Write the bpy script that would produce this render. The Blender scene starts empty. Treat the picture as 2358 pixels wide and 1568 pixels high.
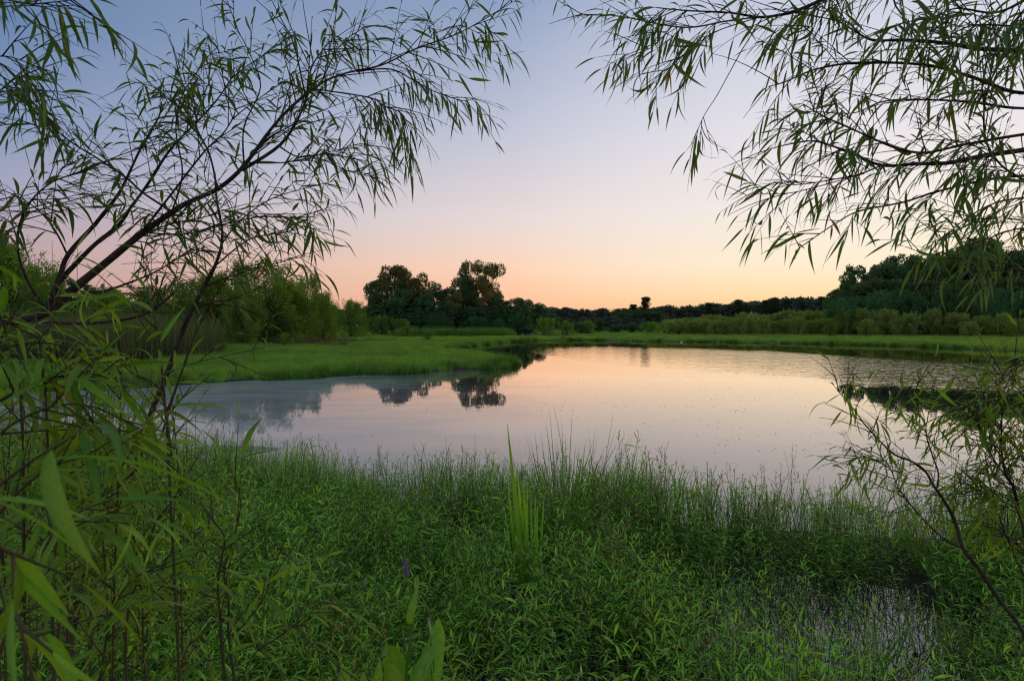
import bpy, math, random
import numpy as np
from mathutils import Vector, Matrix, noise as mnoise

random.seed(7)
RNG = np.random.default_rng(7)
sc = bpy.context.scene
COL = sc.collection

# ------------------------------------------------------------------ camera
CAM_H = 2.0
cam_data = bpy.data.cameras.new('camera')
cam_data.lens = 20.0
cam_data.sensor_width = 36.0
cam_data.clip_start = 0.02
cam_data.clip_end = 9000.0
cam_data.dof.use_dof = True
cam_data.dof.focus_distance = 7.0
cam_data.dof.aperture_fstop = 10.0
cam = bpy.data.objects.new('camera', cam_data)
PITCH = math.atan(36.0 / 1310.0)
cam.location = (0, 0, CAM_H)
cam.rotation_euler = (math.pi / 2 - PITCH, 0, 0)
COL.objects.link(cam)
sc.camera = cam

# ------------------------------------------------------------------ sky
def lin(c):
    return tuple(((v / 255) / 12.92 if v / 255 <= 0.04045 else ((v / 255 + 0.055) / 1.055) ** 2.4) for v in c)

SUN_AZ = math.radians(35)
world = bpy.data.worlds.new('World')
sc.world = world
world.use_nodes = True
nt = world.node_tree
nt.nodes.clear()
def N(t, **k):
    n = nt.nodes.new(t)
    for a, b in k.items():
        setattr(n, a, b)
    return n
def math_node(tree, op, a, b=None, clamp=False):
    n = tree.nodes.new('ShaderNodeMath'); n.operation = op; n.use_clamp = clamp
    for i, v in enumerate((a, b)):
        if v is None: continue
        if isinstance(v, (int, float)): n.inputs[i].default_value = v
        else: tree.links.new(v, n.inputs[i])
    return n.outputs[0]
tc = N('ShaderNodeTexCoord')
nrm = N('ShaderNodeVectorMath', operation='NORMALIZE')
nt.links.new(tc.outputs['Generated'], nrm.inputs[0])
sep = N('ShaderNodeSeparateXYZ'); nt.links.new(nrm.outputs[0], sep.inputs[0])
elev = math_node(nt, 'ARCSINE', sep.outputs['Z'])
e01 = math_node(nt, 'DIVIDE', elev, math.pi / 2, clamp=True)
flat = N('ShaderNodeCombineXYZ')
nt.links.new(sep.outputs['X'], flat.inputs[0]); nt.links.new(sep.outputs['Y'], flat.inputs[1])
fn = N('ShaderNodeVectorMath', operation='NORMALIZE'); nt.links.new(flat.outputs[0], fn.inputs[0])
dt = N('ShaderNodeVectorMath', operation='DOT_PRODUCT'); nt.links.new(fn.outputs[0], dt.inputs[0])
dt.inputs[1].default_value = (math.sin(SUN_AZ), math.cos(SUN_AZ), 0)
def ramp(stops):
    r = N('ShaderNodeValToRGB')
    cr = r.color_ramp
    cr.interpolation = 'B_SPLINE' if False else 'EASE' if False else 'LINEAR'
    while len(cr.elements) > 1: cr.elements.remove(cr.elements[-1])
    for i, (deg, c) in enumerate(stops):
        el = cr.elements[0] if i == 0 else cr.elements.new(deg / 90)
        el.position = deg / 90
        el.color = (*lin(c), 1)
    nt.links.new(e01, r.inputs[0])
    return r.outputs[0]
ZEN = (104, 132, 176)
r_left = ramp([(0, (194, 156, 152)), (3, (193, 158, 157)), (6, (186, 163, 170)), (10, (166, 166, 189)), (15, (132, 151, 187)), (23, (96, 128, 169)), (40, (84, 114, 158)), (90, ZEN)])
r_mid = ramp([(0, (250, 184, 148)), (2.3, (255, 195, 157)), (5.6, (255, 213, 184)), (8, (243, 217, 203)), (10.7, (232, 218, 216)), (18.7, (195, 199, 217)), (29.4, (143, 162, 195)), (45, (112, 140, 180)), (90, ZEN)])
r_right = ramp([(0, (255, 190, 120)), (1.5, (255, 205, 142)), (3, (255, 228, 177)), (5.7, (255, 240, 212)), (10.6, (247, 238, 230)), (16, (236, 230, 235)), (23.5, (214, 216, 230)), (35, (172, 186, 213)), (90, ZEN)])
r_anti = ramp([(0, (200, 176, 186)), (6, (214, 184, 190)), (14, (206, 190, 204)), (25, (176, 184, 210)), (45, (132, 156, 194)), (90, ZEN)])
def maprange(tree, v, a, b):
    n = tree.nodes.new('ShaderNodeMapRange'); n.interpolation_type = 'SMOOTHSTEP' if False else 'LINEAR'
    tree.links.new(v, n.inputs[0]); n.inputs[1].default_value = a; n.inputs[2].default_value = b
    return n.outputs[0]
def mixc(tree, f, a, b):
    n = tree.nodes.new('ShaderNodeMix'); n.data_type = 'RGBA'
    for i, v in ((0, f), (6, a), (7, b)):
        if isinstance(v, (int, float)): n.inputs[i].default_value = v
        elif isinstance(v, tuple): n.inputs[i].default_value = (*v[:3], 1)
        else: tree.links.new(v, n.inputs[i])
    return n.outputs[2]
m1 = maprange(nt, dt.outputs['Value'], 0.22, 0.82)
m2 = maprange(nt, dt.outputs['Value'], 0.82, 1.0)
m0 = maprange(nt, dt.outputs['Value'], -0.8, 0.2)
skycol = mixc(nt, m2, mixc(nt, m1, mixc(nt, m0, r_anti, r_left), r_mid), r_right)
bg = N('ShaderNodeBackground'); nt.links.new(skycol, bg.inputs[0]); bg.inputs[1].default_value = 1.0
wo = N('ShaderNodeOutputWorld'); nt.links.new(bg.outputs[0], wo.inputs[0])

# ------------------------------------------------------------------ sun (at the horizon, almost spent)
sl = bpy.data.lights.new('sun', 'SUN')
sl.energy = 0.5; sl.angle = math.radians(3); sl.color = (1.0, 0.62, 0.36)
so = bpy.data.objects.new('sun', sl)
COL.objects.link(so)
sdir = Vector((math.sin(math.radians(52)), math.cos(math.radians(52)), math.tan(math.radians(5))))
so.rotation_euler = sdir.to_track_quat('Z', 'Y').to_euler()

sc.view_settings.view_transform = 'Standard'
sc.view_settings.look = 'None'
sc.view_settings.exposure = 0.0
sc.view_settings.gamma = 1.0
sc.view_settings.use_curve_mapping = False
sc.render.engine = 'CYCLES'
sc.cycles.max_bounces = 6
sc.cycles.diffuse_bounces = 4
sc.cycles.glossy_bounces = 3
sc.cycles.transmission_bounces = 3
sc.cycles.caustics_reflective = False
sc.cycles.caustics_refractive = False
sc.cycles.use_denoising = True
sc.cycles.filter_width = 1.2

# ------------------------------------------------------------------ helpers
F = 1310.0
_R = Matrix.Rotation(math.pi / 2 - PITCH, 3, 'X')
def P(x, y, d):
    """the point at picture position (x, y) of a 2358 x 1568 frame, d metres ahead"""
    v = _R @ Vector(((x - 1179) / F, (784 - y) / F, -1.0))
    return Vector((0, 0, CAM_H)) + v * d

def link(o, parent=None):
    COL.objects.link(o)
    if parent is not None: o.parent = parent
    return o

def empty(name, loc, label, cat, group=None):
    o = bpy.data.objects.new(name, None)
    o.location = loc
    o.empty_display_size = 0.3
    COL.objects.link(o)
    o['label'] = label; o['category'] = cat
    if group: o['group'] = group
    return o

def make_mesh(name, V, Q, mat=None, tint=None, smooth=False):
    """V (n,3), Q (m,4) quads or (m,3) triangles"""
    me = bpy.data.meshes.new(name)
    V = np.asarray(V, dtype=np.float32); Q = np.asarray(Q, dtype=np.int32)
    m, k = Q.shape
    me.vertices.add(len(V)); me.vertices.foreach_set('co', V.ravel())
    me.loops.add(m * k); me.loops.foreach_set('vertex_index', Q.ravel())
    me.polygons.add(m)
    me.polygons.foreach_set('loop_start', np.arange(m, dtype=np.int32) * k)
    me.polygons.foreach_set('loop_total', np.full(m, k, dtype=np.int32))
    if smooth: me.polygons.foreach_set('use_smooth', np.ones(m, dtype=bool))
    me.update(calc_edges=True)
    if tint is not None:
        a = me.attributes.new('tint', 'FLOAT', 'POINT')
        a.data.foreach_set('value', np.asarray(tint, dtype=np.float32))
    if mat: me.materials.append(mat)
    return me

class Bag:
    """collects pieces of geometry that become one mesh"""
    def __init__(s): s.V = []; s.Q = []; s.T = []; s.n = 0
    def add(s, V, Q, T=None):
        V = np.asarray(V, dtype=np.float64).reshape(-1, 3)
        s.V.append(V); s.Q.append(np.asarray(Q, dtype=np.int64) + s.n)
        s.T.append(np.zeros(len(V)) if T is None else np.broadcast_to(np.asarray(T, dtype=float), (len(V),)))
        s.n += len(V)
    def mesh(s, name, mat, smooth=False):
        return make_mesh(name, np.concatenate(s.V), np.concatenate(s.Q), mat, np.concatenate(s.T), smooth)

def smooth_line(pts, radii, per=4):
    pts = [np.array(p, dtype=float) for p in pts]
    n = len(pts)
    out = []; rr = []
    for i in range(n - 1):
        p0 = pts[max(i - 1, 0)]; p1 = pts[i]; p2 = pts[i + 1]; p3 = pts[min(i + 2, n - 1)]
        for k in range(per):
            t = k / per
            out.append(0.5 * ((2 * p1) + (p2 - p0) * t + (2 * p0 - 5 * p1 + 4 * p2 - p3) * t * t + (3 * p1 - p0 - 3 * p2 + p3) * t ** 3))
            rr.append(radii[i] * (1 - t) + radii[i + 1] * t)
    out.append(pts[-1]); rr.append(radii[-1])
    return np.array(out), np.array(rr)

def tube(bag, pts, radii, sides=6, tint=0.5, knob=0.0):
    pts = np.asarray(pts, dtype=float); radii = np.asarray(radii, dtype=float)
    n = len(pts)
    T = np.gradient(pts, axis=0)
    T /= np.linalg.norm(T, axis=1)[:, None] + 1e-9
    ref = np.array([0.0, 0.0, 1.0]) if abs(T[:, 2]).mean() < 0.8 else np.array([1.0, 0.0, 0.0])
    A = np.cross(T, ref); A /= np.linalg.norm(A, axis=1)[:, None] + 1e-9
    B = np.cross(T, A)
    ang = np.arange(sides) * 2 * math.pi / sides
    r = radii[:, None] * np.ones((n, sides))
    if knob: r = r * (1 + knob * RNG.standard_normal((n, sides)) + knob * RNG.standard_normal((n, 1)))
    V = pts[:, None, :] + r[:, :, None] * (np.cos(ang)[None, :, None] * A[:, None, :] + np.sin(ang)[None, :, None] * B[:, None, :])
    i = np.arange(n - 1)[:, None] * sides; j = np.arange(sides)[None, :]; j2 = (j + 1) % sides
    Q = np.stack([i + j, i + j2, i + sides + j2, i + sides + j], axis=-1).reshape(-1, 4)
    V = V.reshape(-1, 3)
    base = len(V)
    V = np.concatenate([V, pts[-1:] + T[-1:] * radii[-1], pts[:1]])
    jj = np.arange(sides); k2 = (jj + 1) % sides
    cap = np.stack([(n - 1) * sides + jj, (n - 1) * sides + k2, np.full(sides, base), np.full(sides, base)], axis=-1)
    # caps as degenerate-free quads: pair up the triangles
    caps = []
    for a in range(0, sides, 2):
        b = (a + 1) % sides; c = (a + 2) % sides
        caps.append([(n - 1) * sides + a, (n - 1) * sides + b, (n - 1) * sides + c, base])
        caps.append([c, b, a, base + 1])
    bag.add(V, np.concatenate([Q, np.array(caps)]), tint)

def norm(v): return v / (np.linalg.norm(v, axis=-1, keepdims=True) + 1e-9)

def strips(bag, O, D, Nn, L, W, bend, segs=4, tint=0.5, prof='leaf', fold=0.0, sag=(0, 0, -1)):
    """many leaves or blades at once: O origins, D directions, Nn normals, L lengths, W widths; bend towards sag"""
    O = np.atleast_2d(O); n = len(O)
    D = norm(np.atleast_2d(D)); S = norm(np.cross(D, np.atleast_2d(Nn)))
    Nn = np.cross(S, D)
    L = np.broadcast_to(L, (n,)); W = np.broadcast_to(W, (n,)); bend = np.broadcast_to(bend, (n,))
    sag = np.asarray(sag, dtype=float)
    t = np.linspace(0, 1, segs + 1)
    if prof == 'leaf': w = np.sin(math.pi * np.clip(t, 0, 1) ** 0.8) * 0.96 + 0.04
    elif prof == 'blade': w = (1 - t ** 2.2) * 0.95 + 0.05
    else: w = np.sin(math.pi * t ** 0.6) + 0.03
    C = O[:, None, :] + D[:, None, :] * (L[:, None] * t[None, :] * (1 - 0.25 * np.abs(bend)[:, None] * t[None, :]))[:, :, None] \
        + sag * (L[:, None] * bend[:, None] * t[None, :] ** 2)[:, :, None]
    off = S[:, None, :] * (W[:, None] * w[None, :] * 0.5)[:, :, None]
    tt = np.broadcast_to(tint, (n,))
    if fold:
        up = Nn[:, None, :] * (W[:, None] * w[None, :] * fold)[:, :, None]
        V = np.stack([C - off + up, C, C + off + up], axis=2)
        k = 3
    else:
        V = np.stack([C - off, C + off], axis=2); k = 2
    V = V.reshape(-1, 3)
    base = (np.arange(n) * (segs + 1) * k)[:, None, None]
    i = (np.arange(segs) * k)[None, :, None]; j = np.arange(k - 1)[None, None, :]
    a = base + i + j
    Q = np.stack([a, a + 1, a + k + 1, a + k], axis=-1).reshape(-1, 4)
    T = np.repeat(tt, (segs + 1) * k).reshape(n, segs + 1, k).copy()
    if fold:   # a paler midrib
        T[:, :, 1] = np.where(T[:, :, 1] < .95, np.minimum(T[:, :, 1] + .3, .9), T[:, :, 1])
    bag.add(V, Q, T.ravel())

# ------------------------------------------------------------------ materials
def mat_base(name):
    m = bpy.data.materials.new(name); m.use_nodes = True
    t = m.node_tree; t.nodes.clear()
    out = t.nodes.new('ShaderNodeOutputMaterial')
    return m, t, out

def leaf_mat(name, a, b, c=None, trans=0.35, rough=0.5, spec=0.3, bright=0.25, patch=None):
    """a..b by the leaf's own tint, c (aged leaves) above tint 0.9"""
    m, t, out = mat_base(name)
    at = t.nodes.new('ShaderNodeAttribute'); at.attribute_name = 'tint'
    col = mixc(t, maprange(t, at.outputs['Fac'], 0.0, 0.9), a, b)
    if c: col = mixc(t, maprange(t, at.outputs['Fac'], 0.95, 0.97), col, c)
    oi = t.nodes.new('ShaderNodeObjectInfo')
    hv = t.nodes.new('ShaderNodeHueSaturation'); t.links.new(col, hv.inputs['Color'])
    v = math_node(t, 'ADD', math_node(t, 'MULTIPLY', oi.outputs['Random'], bright * 2), 1 - bright)
    t.links.new(v, hv.inputs['Value'])
    h = math_node(t, 'ADD', math_node(t, 'MULTIPLY', oi.outputs['Random'], 0.03), 0.485)
    t.links.new(h, hv.inputs['Hue'])
    tcn = t.nodes.new('ShaderNodeTexCoord')
    nz = t.nodes.new('ShaderNodeTexNoise'); nz.inputs['Scale'].default_value = 60.0
    t.links.new(tcn.outputs['Object'], nz.inputs['Vector'])
    col2 = mixc(t, maprange(t, nz.outputs['Fac'], 0.45, 0.75), hv.outputs[0], tuple(x * 0.7 for x in b))
    if patch:
        gg = t.nodes.new('ShaderNodeNewGeometry')
        n3 = t.nodes.new('ShaderNodeTexNoise'); n3.inputs['Scale'].default_value = patch[0]; n3.inputs['Detail'].default_value = 5; n3.inputs['Roughness'].default_value = .65
        mq = t.nodes.new('ShaderNodeMapping'); mq.inputs['Scale'].default_value = (1, .55, 0)
        t.links.new(gg.outputs['Position'], mq.inputs['Vector']); t.links.new(mq.outputs[0], n3.inputs['Vector'])
        col2 = mixc(t, math_node(t, 'MULTIPLY', maprange(t, n3.outputs['Fac'], 0.46, 0.66), 0.8), col2, patch[1])
    p = t.nodes.new('ShaderNodeBsdfPrincipled')
    t.links.new(col2, p.inputs['Base Color'])
    p.inputs['Roughness'].default_value = rough
    p.inputs['Specular IOR Level'].default_value = spec
    tr = t.nodes.new('ShaderNodeBsdfTranslucent')
    ty = t.nodes.new('ShaderNodeMix'); ty.data_type = 'RGBA'; ty.blend_type = 'MULTIPLY'
    ty.inputs[0].default_value = 1.0
    t.links.new(col2, ty.inputs[6]); ty.inputs[7].default_value = (1.9, 1.6, 0.6, 1)
    t.links.new(ty.outputs[2], tr.inputs[0])
    mx = t.nodes.new('ShaderNodeMixShader'); mx.inputs[0].default_value = trans
    t.links.new(p.outputs[0], mx.inputs[1]); t.links.new(tr.outputs[0], mx.inputs[2])
    t.links.new(mx.outputs[0], out.inputs[0])
    return m

def bark_mat(name, a, b, scale=18.0, rough=0.85):
    m, t, out = mat_base(name)
    tcn = t.nodes.new('ShaderNodeTexCoord')
    nz = t.nodes.new('ShaderNodeTexNoise'); nz.inputs['Scale'].default_value = scale; nz.inputs['Detail'].default_value = 8
    t.links.new(tcn.outputs['Object'], nz.inputs['Vector'])
    col = mixc(t, maprange(t, nz.outputs['Fac'], 0.35, 0.7), a, b)
    p = t.nodes.new('ShaderNodeBsdfPrincipled'); p.inputs['Roughness'].default_value = rough
    p.inputs['Specular IOR Level'].default_value = 0.2
    t.links.new(col, p.inputs['Base Color'])
    nz2 = t.nodes.new('ShaderNodeTexNoise'); nz2.inputs['Scale'].default_value = scale * 7; nz2.inputs['Detail'].default_value = 5
    t.links.new(tcn.outputs['Object'], nz2.inputs['Vector'])
    bp = t.nodes.new('ShaderNodeBump'); bp.inputs['Strength'].default_value = 0.6; bp.inputs['Distance'].default_value = 0.004
    t.links.new(nz2.outputs['Fac'], bp.inputs['Height']); t.links.new(bp.outputs[0], p.inputs['Normal'])
    t.links.new(p.outputs[0], out.inputs[0])
    return m

M_willow = leaf_mat('willow_leaf', (0.07, 0.17, 0.03), (0.12, 0.24, 0.04), (0.36, 0.18, 0.03), trans=0.42, rough=0.45, spec=0.3, bright=0.2)
M_near = leaf_mat('near_leaf', (0.07, 0.21, 0.022), (0.22, 0.42, 0.035), (0.34, 0.28, 0.05), trans=0.45, rough=0.45, spec=0.25, bright=0.3)
M_bark = bark_mat('willow_bark', (0.030, 0.022, 0.018), (0.085, 0.065, 0.052))
M_twig = bark_mat('twig_bark', (0.045, 0.030, 0.020), (0.10, 0.07, 0.04), 40)
M_shoot = bark_mat('young_shoot', (0.06, 0.08, 0.025), (0.11, 0.075, 0.035), 30)
M_weed = leaf_mat('smartweed_leaf', (0.13, 0.39, 0.035), (0.31, 0.62, 0.065), (0.4, 0.27, 0.08), trans=0.40, rough=0.5, spec=0.12, bright=0.3)
M_weedstem = leaf_mat('smartweed_stem', (0.10, 0.20, 0.04), (0.16, 0.15, 0.05), trans=0.1, rough=0.6)
M_white = leaf_mat('weed_blossom', (0.62, 0.58, 0.56), (0.7, 0.62, 0.60), trans=0.2, rough=0.7, bright=0.1)
M_grass = leaf_mat('marsh_grass_blade', (0.14, 0.33, 0.05), (0.3, 0.52, 0.09), (0.38, 0.33, 0.15), trans=0.38, rough=0.7, spec=0.08, bright=0.3, patch=(0.35, (0.15, 0.21, 0.07)))
M_sedge = leaf_mat('sedge_blade', (0.07, 0.19, 0.03), (0.14, 0.3, 0.04), (0.27, 0.19, 0.05), trans=0.35, rough=0.5, spec=0.25)
M_reed = leaf_mat('reed_blade', (0.07, 0.12, 0.04), (0.17, 0.19, 0.08), (0.3, 0.23, 0.13), trans=0.3, rough=0.8, spec=0.05)
M_dead = leaf_mat('dead_weed', (0.10, 0.06, 0.045), (0.18, 0.115, 0.085), trans=0.15, rough=0.9, spec=0.05)
M_bush = leaf_mat('willow_bush_leaf', (0.1, 0.22, 0.04), (0.22, 0.37, 0.065), trans=0.38, rough=0.8, spec=0.05, bright=0.2)
M_bush2 = leaf_mat('pale_bush_leaf', (0.18, 0.29, 0.075), (0.32, 0.42, 0.12), trans=0.4, rough=0.8, spec=0.05, bright=0.15)
M_oak = leaf_mat('broad_tree_leaf', (0.055, 0.13, 0.055), (0.13, 0.22, 0.08), (0.24, 0.13, 0.05), trans=0.28, rough=0.8, spec=0.05, bright=0.2)
M_russet = leaf_mat('russet_tree_leaf', (0.08, 0.15, 0.055), (0.27, 0.24, 0.08), (0.32, 0.18, 0.06), trans=0.28, rough=0.8, spec=0.05, bright=0.15)
M_pine = leaf_mat('pine_needle', (0.05, 0.08, 0.04), (0.09, 0.13, 0.06), trans=0.2, rough=0.8, spec=0.05, bright=0.15)
M_sapl = leaf_mat('young_tree_leaf', (0.05, 0.14, 0.06), (0.1, 0.22, 0.08), trans=0.25, rough=0.8, spec=0.05, bright=0.2)
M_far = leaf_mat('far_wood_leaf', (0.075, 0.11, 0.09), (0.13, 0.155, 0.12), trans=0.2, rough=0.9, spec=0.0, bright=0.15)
M_tbark = bark_mat('tree_bark', (0.05, 0.04, 0.03), (0.12, 0.10, 0.08), 2.5)

def plain_mat(name, col, rough=0.6, spec=0.3, var=0.3, scale=8):
    m, t, out = mat_base(name)
    tcn = t.nodes.new('ShaderNodeTexCoord')
    nz = t.nodes.new('ShaderNodeTexNoise'); nz.inputs['Scale'].default_value = scale; nz.inputs['Detail'].default_value = 6
    t.links.new(tcn.outputs['Object'], nz.inputs['Vector'])
    c = mixc(t, nz.outputs['Fac'], tuple(v * (1 - var) for v in col), tuple(v * (1 + var) for v in col))
    p = t.nodes.new('ShaderNodeBsdfPrincipled'); p.inputs['Roughness'].default_value = rough
    p.inputs['Specular IOR Level'].default_value = spec
    t.links.new(c, p.inputs['Base Color']); t.links.new(p.outputs[0], out.inputs[0])
    return m

# ground: mud near the water line, turf above it
M_ground, t, out = mat_base('bank_soil')
g = t.nodes.new('ShaderNodeNewGeometry')
sp = t.nodes.new('ShaderNodeSeparateXYZ'); t.links.new(g.outputs['Position'], sp.inputs[0])
nz = t.nodes.new('ShaderNodeTexNoise'); nz.inputs['Scale'].default_value = 0.8; nz.inputs['Detail'].default_value = 8
t.links.new(g.outputs['Position'], nz.inputs['Vector'])
turf = mixc(t, nz.outputs['Fac'], (0.05, 0.12, 0.022), (0.09, 0.19, 0.035))
mud = mixc(t, nz.outputs['Fac'], (0.035, 0.028, 0.020), (0.075, 0.060, 0.045))
hh = math_node(t, 'ADD', sp.outputs['Z'], math_node(t, 'MULTIPLY', nz.outputs['Fac'], 0.05))
far = maprange(t, sp.outputs['Y'], 12, 16)
gm = math_node(t, 'MULTIPLY', maprange(t, hh, 0.06, 0.10), far)
p = t.nodes.new('ShaderNodeBsdfPrincipled'); p.inputs['Roughness'].default_value = 0.9
p.inputs['Specular IOR Level'].default_value = 0.15
t.links.new(mixc(t, gm, mud, turf), p.inputs['Base Color']); t.links.new(p.outputs[0], out.inputs[0])

# water: still, filmed near and on the left, wind-ruffled in a band further out
M_water, t, out = mat_base('pond_water')
g = t.nodes.new('ShaderNodeNewGeometry')
sp = t.nodes.new('ShaderNodeSeparateXYZ'); t.links.new(g.outputs['Position'], sp.inputs[0])
X, Y = sp.outputs['X'], sp.outputs['Y']
def tnoise(scale, detail=3, vec=None, mapping=None, rough=0.5):
    n = t.nodes.new('ShaderNodeTexNoise'); n.inputs['Scale'].default_value = scale
    n.inputs['Detail'].default_value = detail; n.inputs['Roughness'].default_value = rough
    mp = t.nodes.new('ShaderNodeMapping'); mp.inputs['Scale'].default_value = mapping or (1, 1, 1)
    t.links.new(vec or g.outputs['Position'], mp.inputs['Vector'])
    t.links.new(mp.outputs[0], n.inputs['Vector'])
    return n.outputs['Fac']
def fcurve(v, lo, hi, pts):
    """piecewise curve of v in [lo, hi]; pts (v, value), values scaled by 100 inside"""
    u = maprange(t, v, lo, hi)
    n = t.nodes.new('ShaderNodeFloatCurve'); t.links.new(u, n.inputs['Value'])
    c = n.mapping.curves[0]
    P_ = [((a - lo) / (hi - lo), b / 100) for a, b in pts]
    c.points[0].location = P_[0]; c.points[1].location = P_[-1]
    for q in P_[1:-1]: c.points.new(*q)
    for q in c.points: q.handle_type = 'VECTOR'
    n.mapping.update()
    return math_node(t, 'MULTIPLY', n.outputs[0], 100)
yb = fcurve(X, -4, 46, [(-4, 72), (-1, 56), (0.2, 48), (1.8, 38), (4, 27.5), (7, 22.5), (10.7, 19.2), (13, 16.4), (20, 14), (46, 11)])
yu = fcurve(X, -4, 46, [(-4, 60), (0, 54), (8, 53), (15, 50), (20, 45), (22.2, 37), (24.5, 29), (46, 24)])
big = tnoise(0.35, 4, mapping=(1, 0.35, 1))
wob = math_node(t, 'MULTIPLY', math_node(t, 'SUBTRACT', big, 0.5), 5.0)
lo = maprange(t, math_node(t, 'ADD', math_node(t, 'SUBTRACT', Y, yb), math_node(t, 'MULTIPLY', wob, 0.5)), -0.5, 3.0)
hi = maprange(t, math_node(t, 'ADD', math_node(t, 'SUBTRACT', yu, Y), wob), -1.0, 6.0)
rip = math_node(t, 'MULTIPLY', lo, hi)
n1 = tnoise(2.8, 3, mapping=(1.0, 0.55, 1), rough=0.6)
n2 = tnoise(0.9, 2, mapping=(0.7, 1.0, 1))
calm = tnoise(1.1, 4, mapping=(0.8, 1.2, 1))
hgt = math_node(t, 'ADD', math_node(t, 'MULTIPLY', math_node(t, 'MULTIPLY', math_node(t, 'ADD', n1, math_node(t, 'MULTIPLY', n2, 0.6)), math_node(t, 'MULTIPLY', rip, math_node(t, 'ADD', 0.30, math_node(t, 'MULTIPLY', maprange(t, X, 7, 17), 0.9)))), 0.030), math_node(t, 'MULTIPLY', calm, 0.0014))
bp = t.nodes.new('ShaderNodeBump'); bp.inputs['Strength'].default_value = 1.0; bp.inputs['Distance'].default_value = 1.0
t.links.new(hgt, bp.inputs['Height'])
# film
swirl = t.nodes.new('ShaderNodeTexNoise'); swirl.inputs['Scale'].default_value = 0.35; swirl.inputs['Detail'].default_value = 6
swirl.inputs['Distortion'].default_value = 1.6
mp = t.nodes.new('ShaderNodeMapping'); mp.inputs['Scale'].default_value = (0.7, 1.5, 1)
t.links.new(g.outputs['Position'], mp.inputs['Vector']); t.links.new(mp.outputs[0], swirl.inputs['Vector'])
fl = maprange(t, math_node(t, 'ADD', math_node(t, 'MULTIPLY', X, -1), math_node(t, 'MULTIPLY', math_node(t, 'SUBTRACT', swirl.outputs['Fac'], 0.5), 4)), -1.0, 6.0)
fn_ = maprange(t, Y, 22.0, 9.0)
film = math_node(t, 'ADD', math_node(t, 'MULTIPLY', fl, 0.88), math_node(t, 'MULTIPLY', fn_, 0.20), clamp=True)
film = math_node(t, 'MULTIPLY', film, maprange(t, Y, 40.0, 26.0))
film = math_node(t, 'MULTIPLY', film, maprange(t, Y, 4.8, 5.4))
film = math_node(t, 'MULTIPLY', film, math_node(t, 'ADD', math_node(t, 'MULTIPLY', maprange(t, swirl.outputs['Fac'], 0.35, 0.6), 0.22), 0.78))
fr = t.nodes.new('ShaderNodeFresnel'); fr.inputs['IOR'].default_value = 1.5
t.links.new(bp.outputs[0], fr.inputs['Normal'])
refl = math_node(t, 'MULTIPLY', fr.outputs[0], math_node(t, 'SUBTRACT', 1.0, math_node(t, 'MULTIPLY', film, 0.62)))
refl = math_node(t, 'MINIMUM', math_node(t, 'MULTIPLY', refl, 1.6), 0.95)
df = t.nodes.new('ShaderNodeBsdfDiffuse')
t.links.new(mixc(t, film, (0.018, 0.020, 0.014), (0.42, 0.43, 0.37)), df.inputs[0])
gl = t.nodes.new('ShaderNodeBsdfGlossy'); gl.inputs['Roughness'].default_value = 0.02
t.links.new(mixc(t, maprange(t, Y, 7, 18), (1, 0.955, 0.92), (1, 0.885, 0.80)), gl.inputs[0])
t.links.new(bp.outputs[0], gl.inputs['Normal'])
mx = t.nodes.new('ShaderNodeMixShader'); t.links.new(refl, mx.inputs[0])
t.links.new(df.outputs[0], mx.inputs[1]); t.links.new(gl.outputs[0], mx.inputs[2]); t.links.new(mx.outputs[0], out.inputs[0])

# ------------------------------------------------------------------ ground and water
NEAR = [(-60, -30), (-60, 10), (-12, 9.2), (-6, 8.4), (-4.5, 7.9), (-3.4, 7.3), (-2.8, 6.7), (-1.5, 6.3), (0, 6.0), (1, 6.0), (1.8, 5.7), (3, 5.5), (4.5, 5.3), (7, 5.2), (20, 5.2), (60, 6), (60, -30)]
FARB = [(-3000, 13), (-60, 15), (-15, 16.7), (-11.9, 17.8), (-10.9, 19.0), (-8, 21.2), (-5, 23), (-1.9, 25), (-.5, 26.4), (-.1, 28.5), (-.8, 32), (-3, 37), (-5.5, 44), (-4.5, 50), (-2, 60), (2, 70), (8, 74), (15, 69), (25, 65), (31, 60), (37, 54), (37.6, 46), (39, 43), (60, 40), (200, 35), (3000, 35), (3000, 5000), (-3000, 5000)]
POOLS = [(2.1, 3.65, 1.15, .85), (5.0, 101, 4.0, 9.0)]
def sdist(px, py, poly):
    inside = np.zeros(px.shape, bool); d = np.full(px.shape, 1e9)
    n = len(poly)
    for i in range(n):
        x1, y1 = poly[i]; x2, y2 = poly[(i + 1) % n]
        dx, dy = x2 - x1, y2 - y1
        u = np.clip(((px - x1) * dx + (py - y1) * dy) / (dx * dx + dy * dy), 0, 1)
        d = np.minimum(d, np.hypot(px - x1 - u * dx, py - y1 - u * dy))
        c = ((y1 > py) != (y2 > py)) & (px < (x2 - x1) * (py - y1) / (y2 - y1 + 1e-12) + x1)
        inside ^= c
    return np.where(inside, d, -d)
def wig(px, py):
    return 0.35 * np.sin(px * 1.3 + py * 0.7) * np.sin(py * 0.9 - px * 0.4 + 1) + 0.18 * np.sin(px * 3.1 + 2) * np.sin(py * 2.7 + px)
def land(px, py):
    px = np.asarray(px, float); py = np.asarray(py, float)
    s = np.maximum(sdist(px, py, NEAR), sdist(px, py, FARB)) + wig(px, py) * np.clip(py / 25, 0.35, 1.6)
    for cx, cy, rx, ry in POOLS:
        s = np.minimum(s, (np.hypot((px - cx) / rx, (py - cy) / ry) - 1) * min(rx, ry))
    return s
def height(px, py):
    s = land(px, py)
    h = np.clip(s * 0.16, -0.5, 0.14)
    return h + np.where(s > 0.8, 0.02 * np.sin(np.asarray(px) * 2.3) * np.sin(np.asarray(py) * 1.9), 0)

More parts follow.
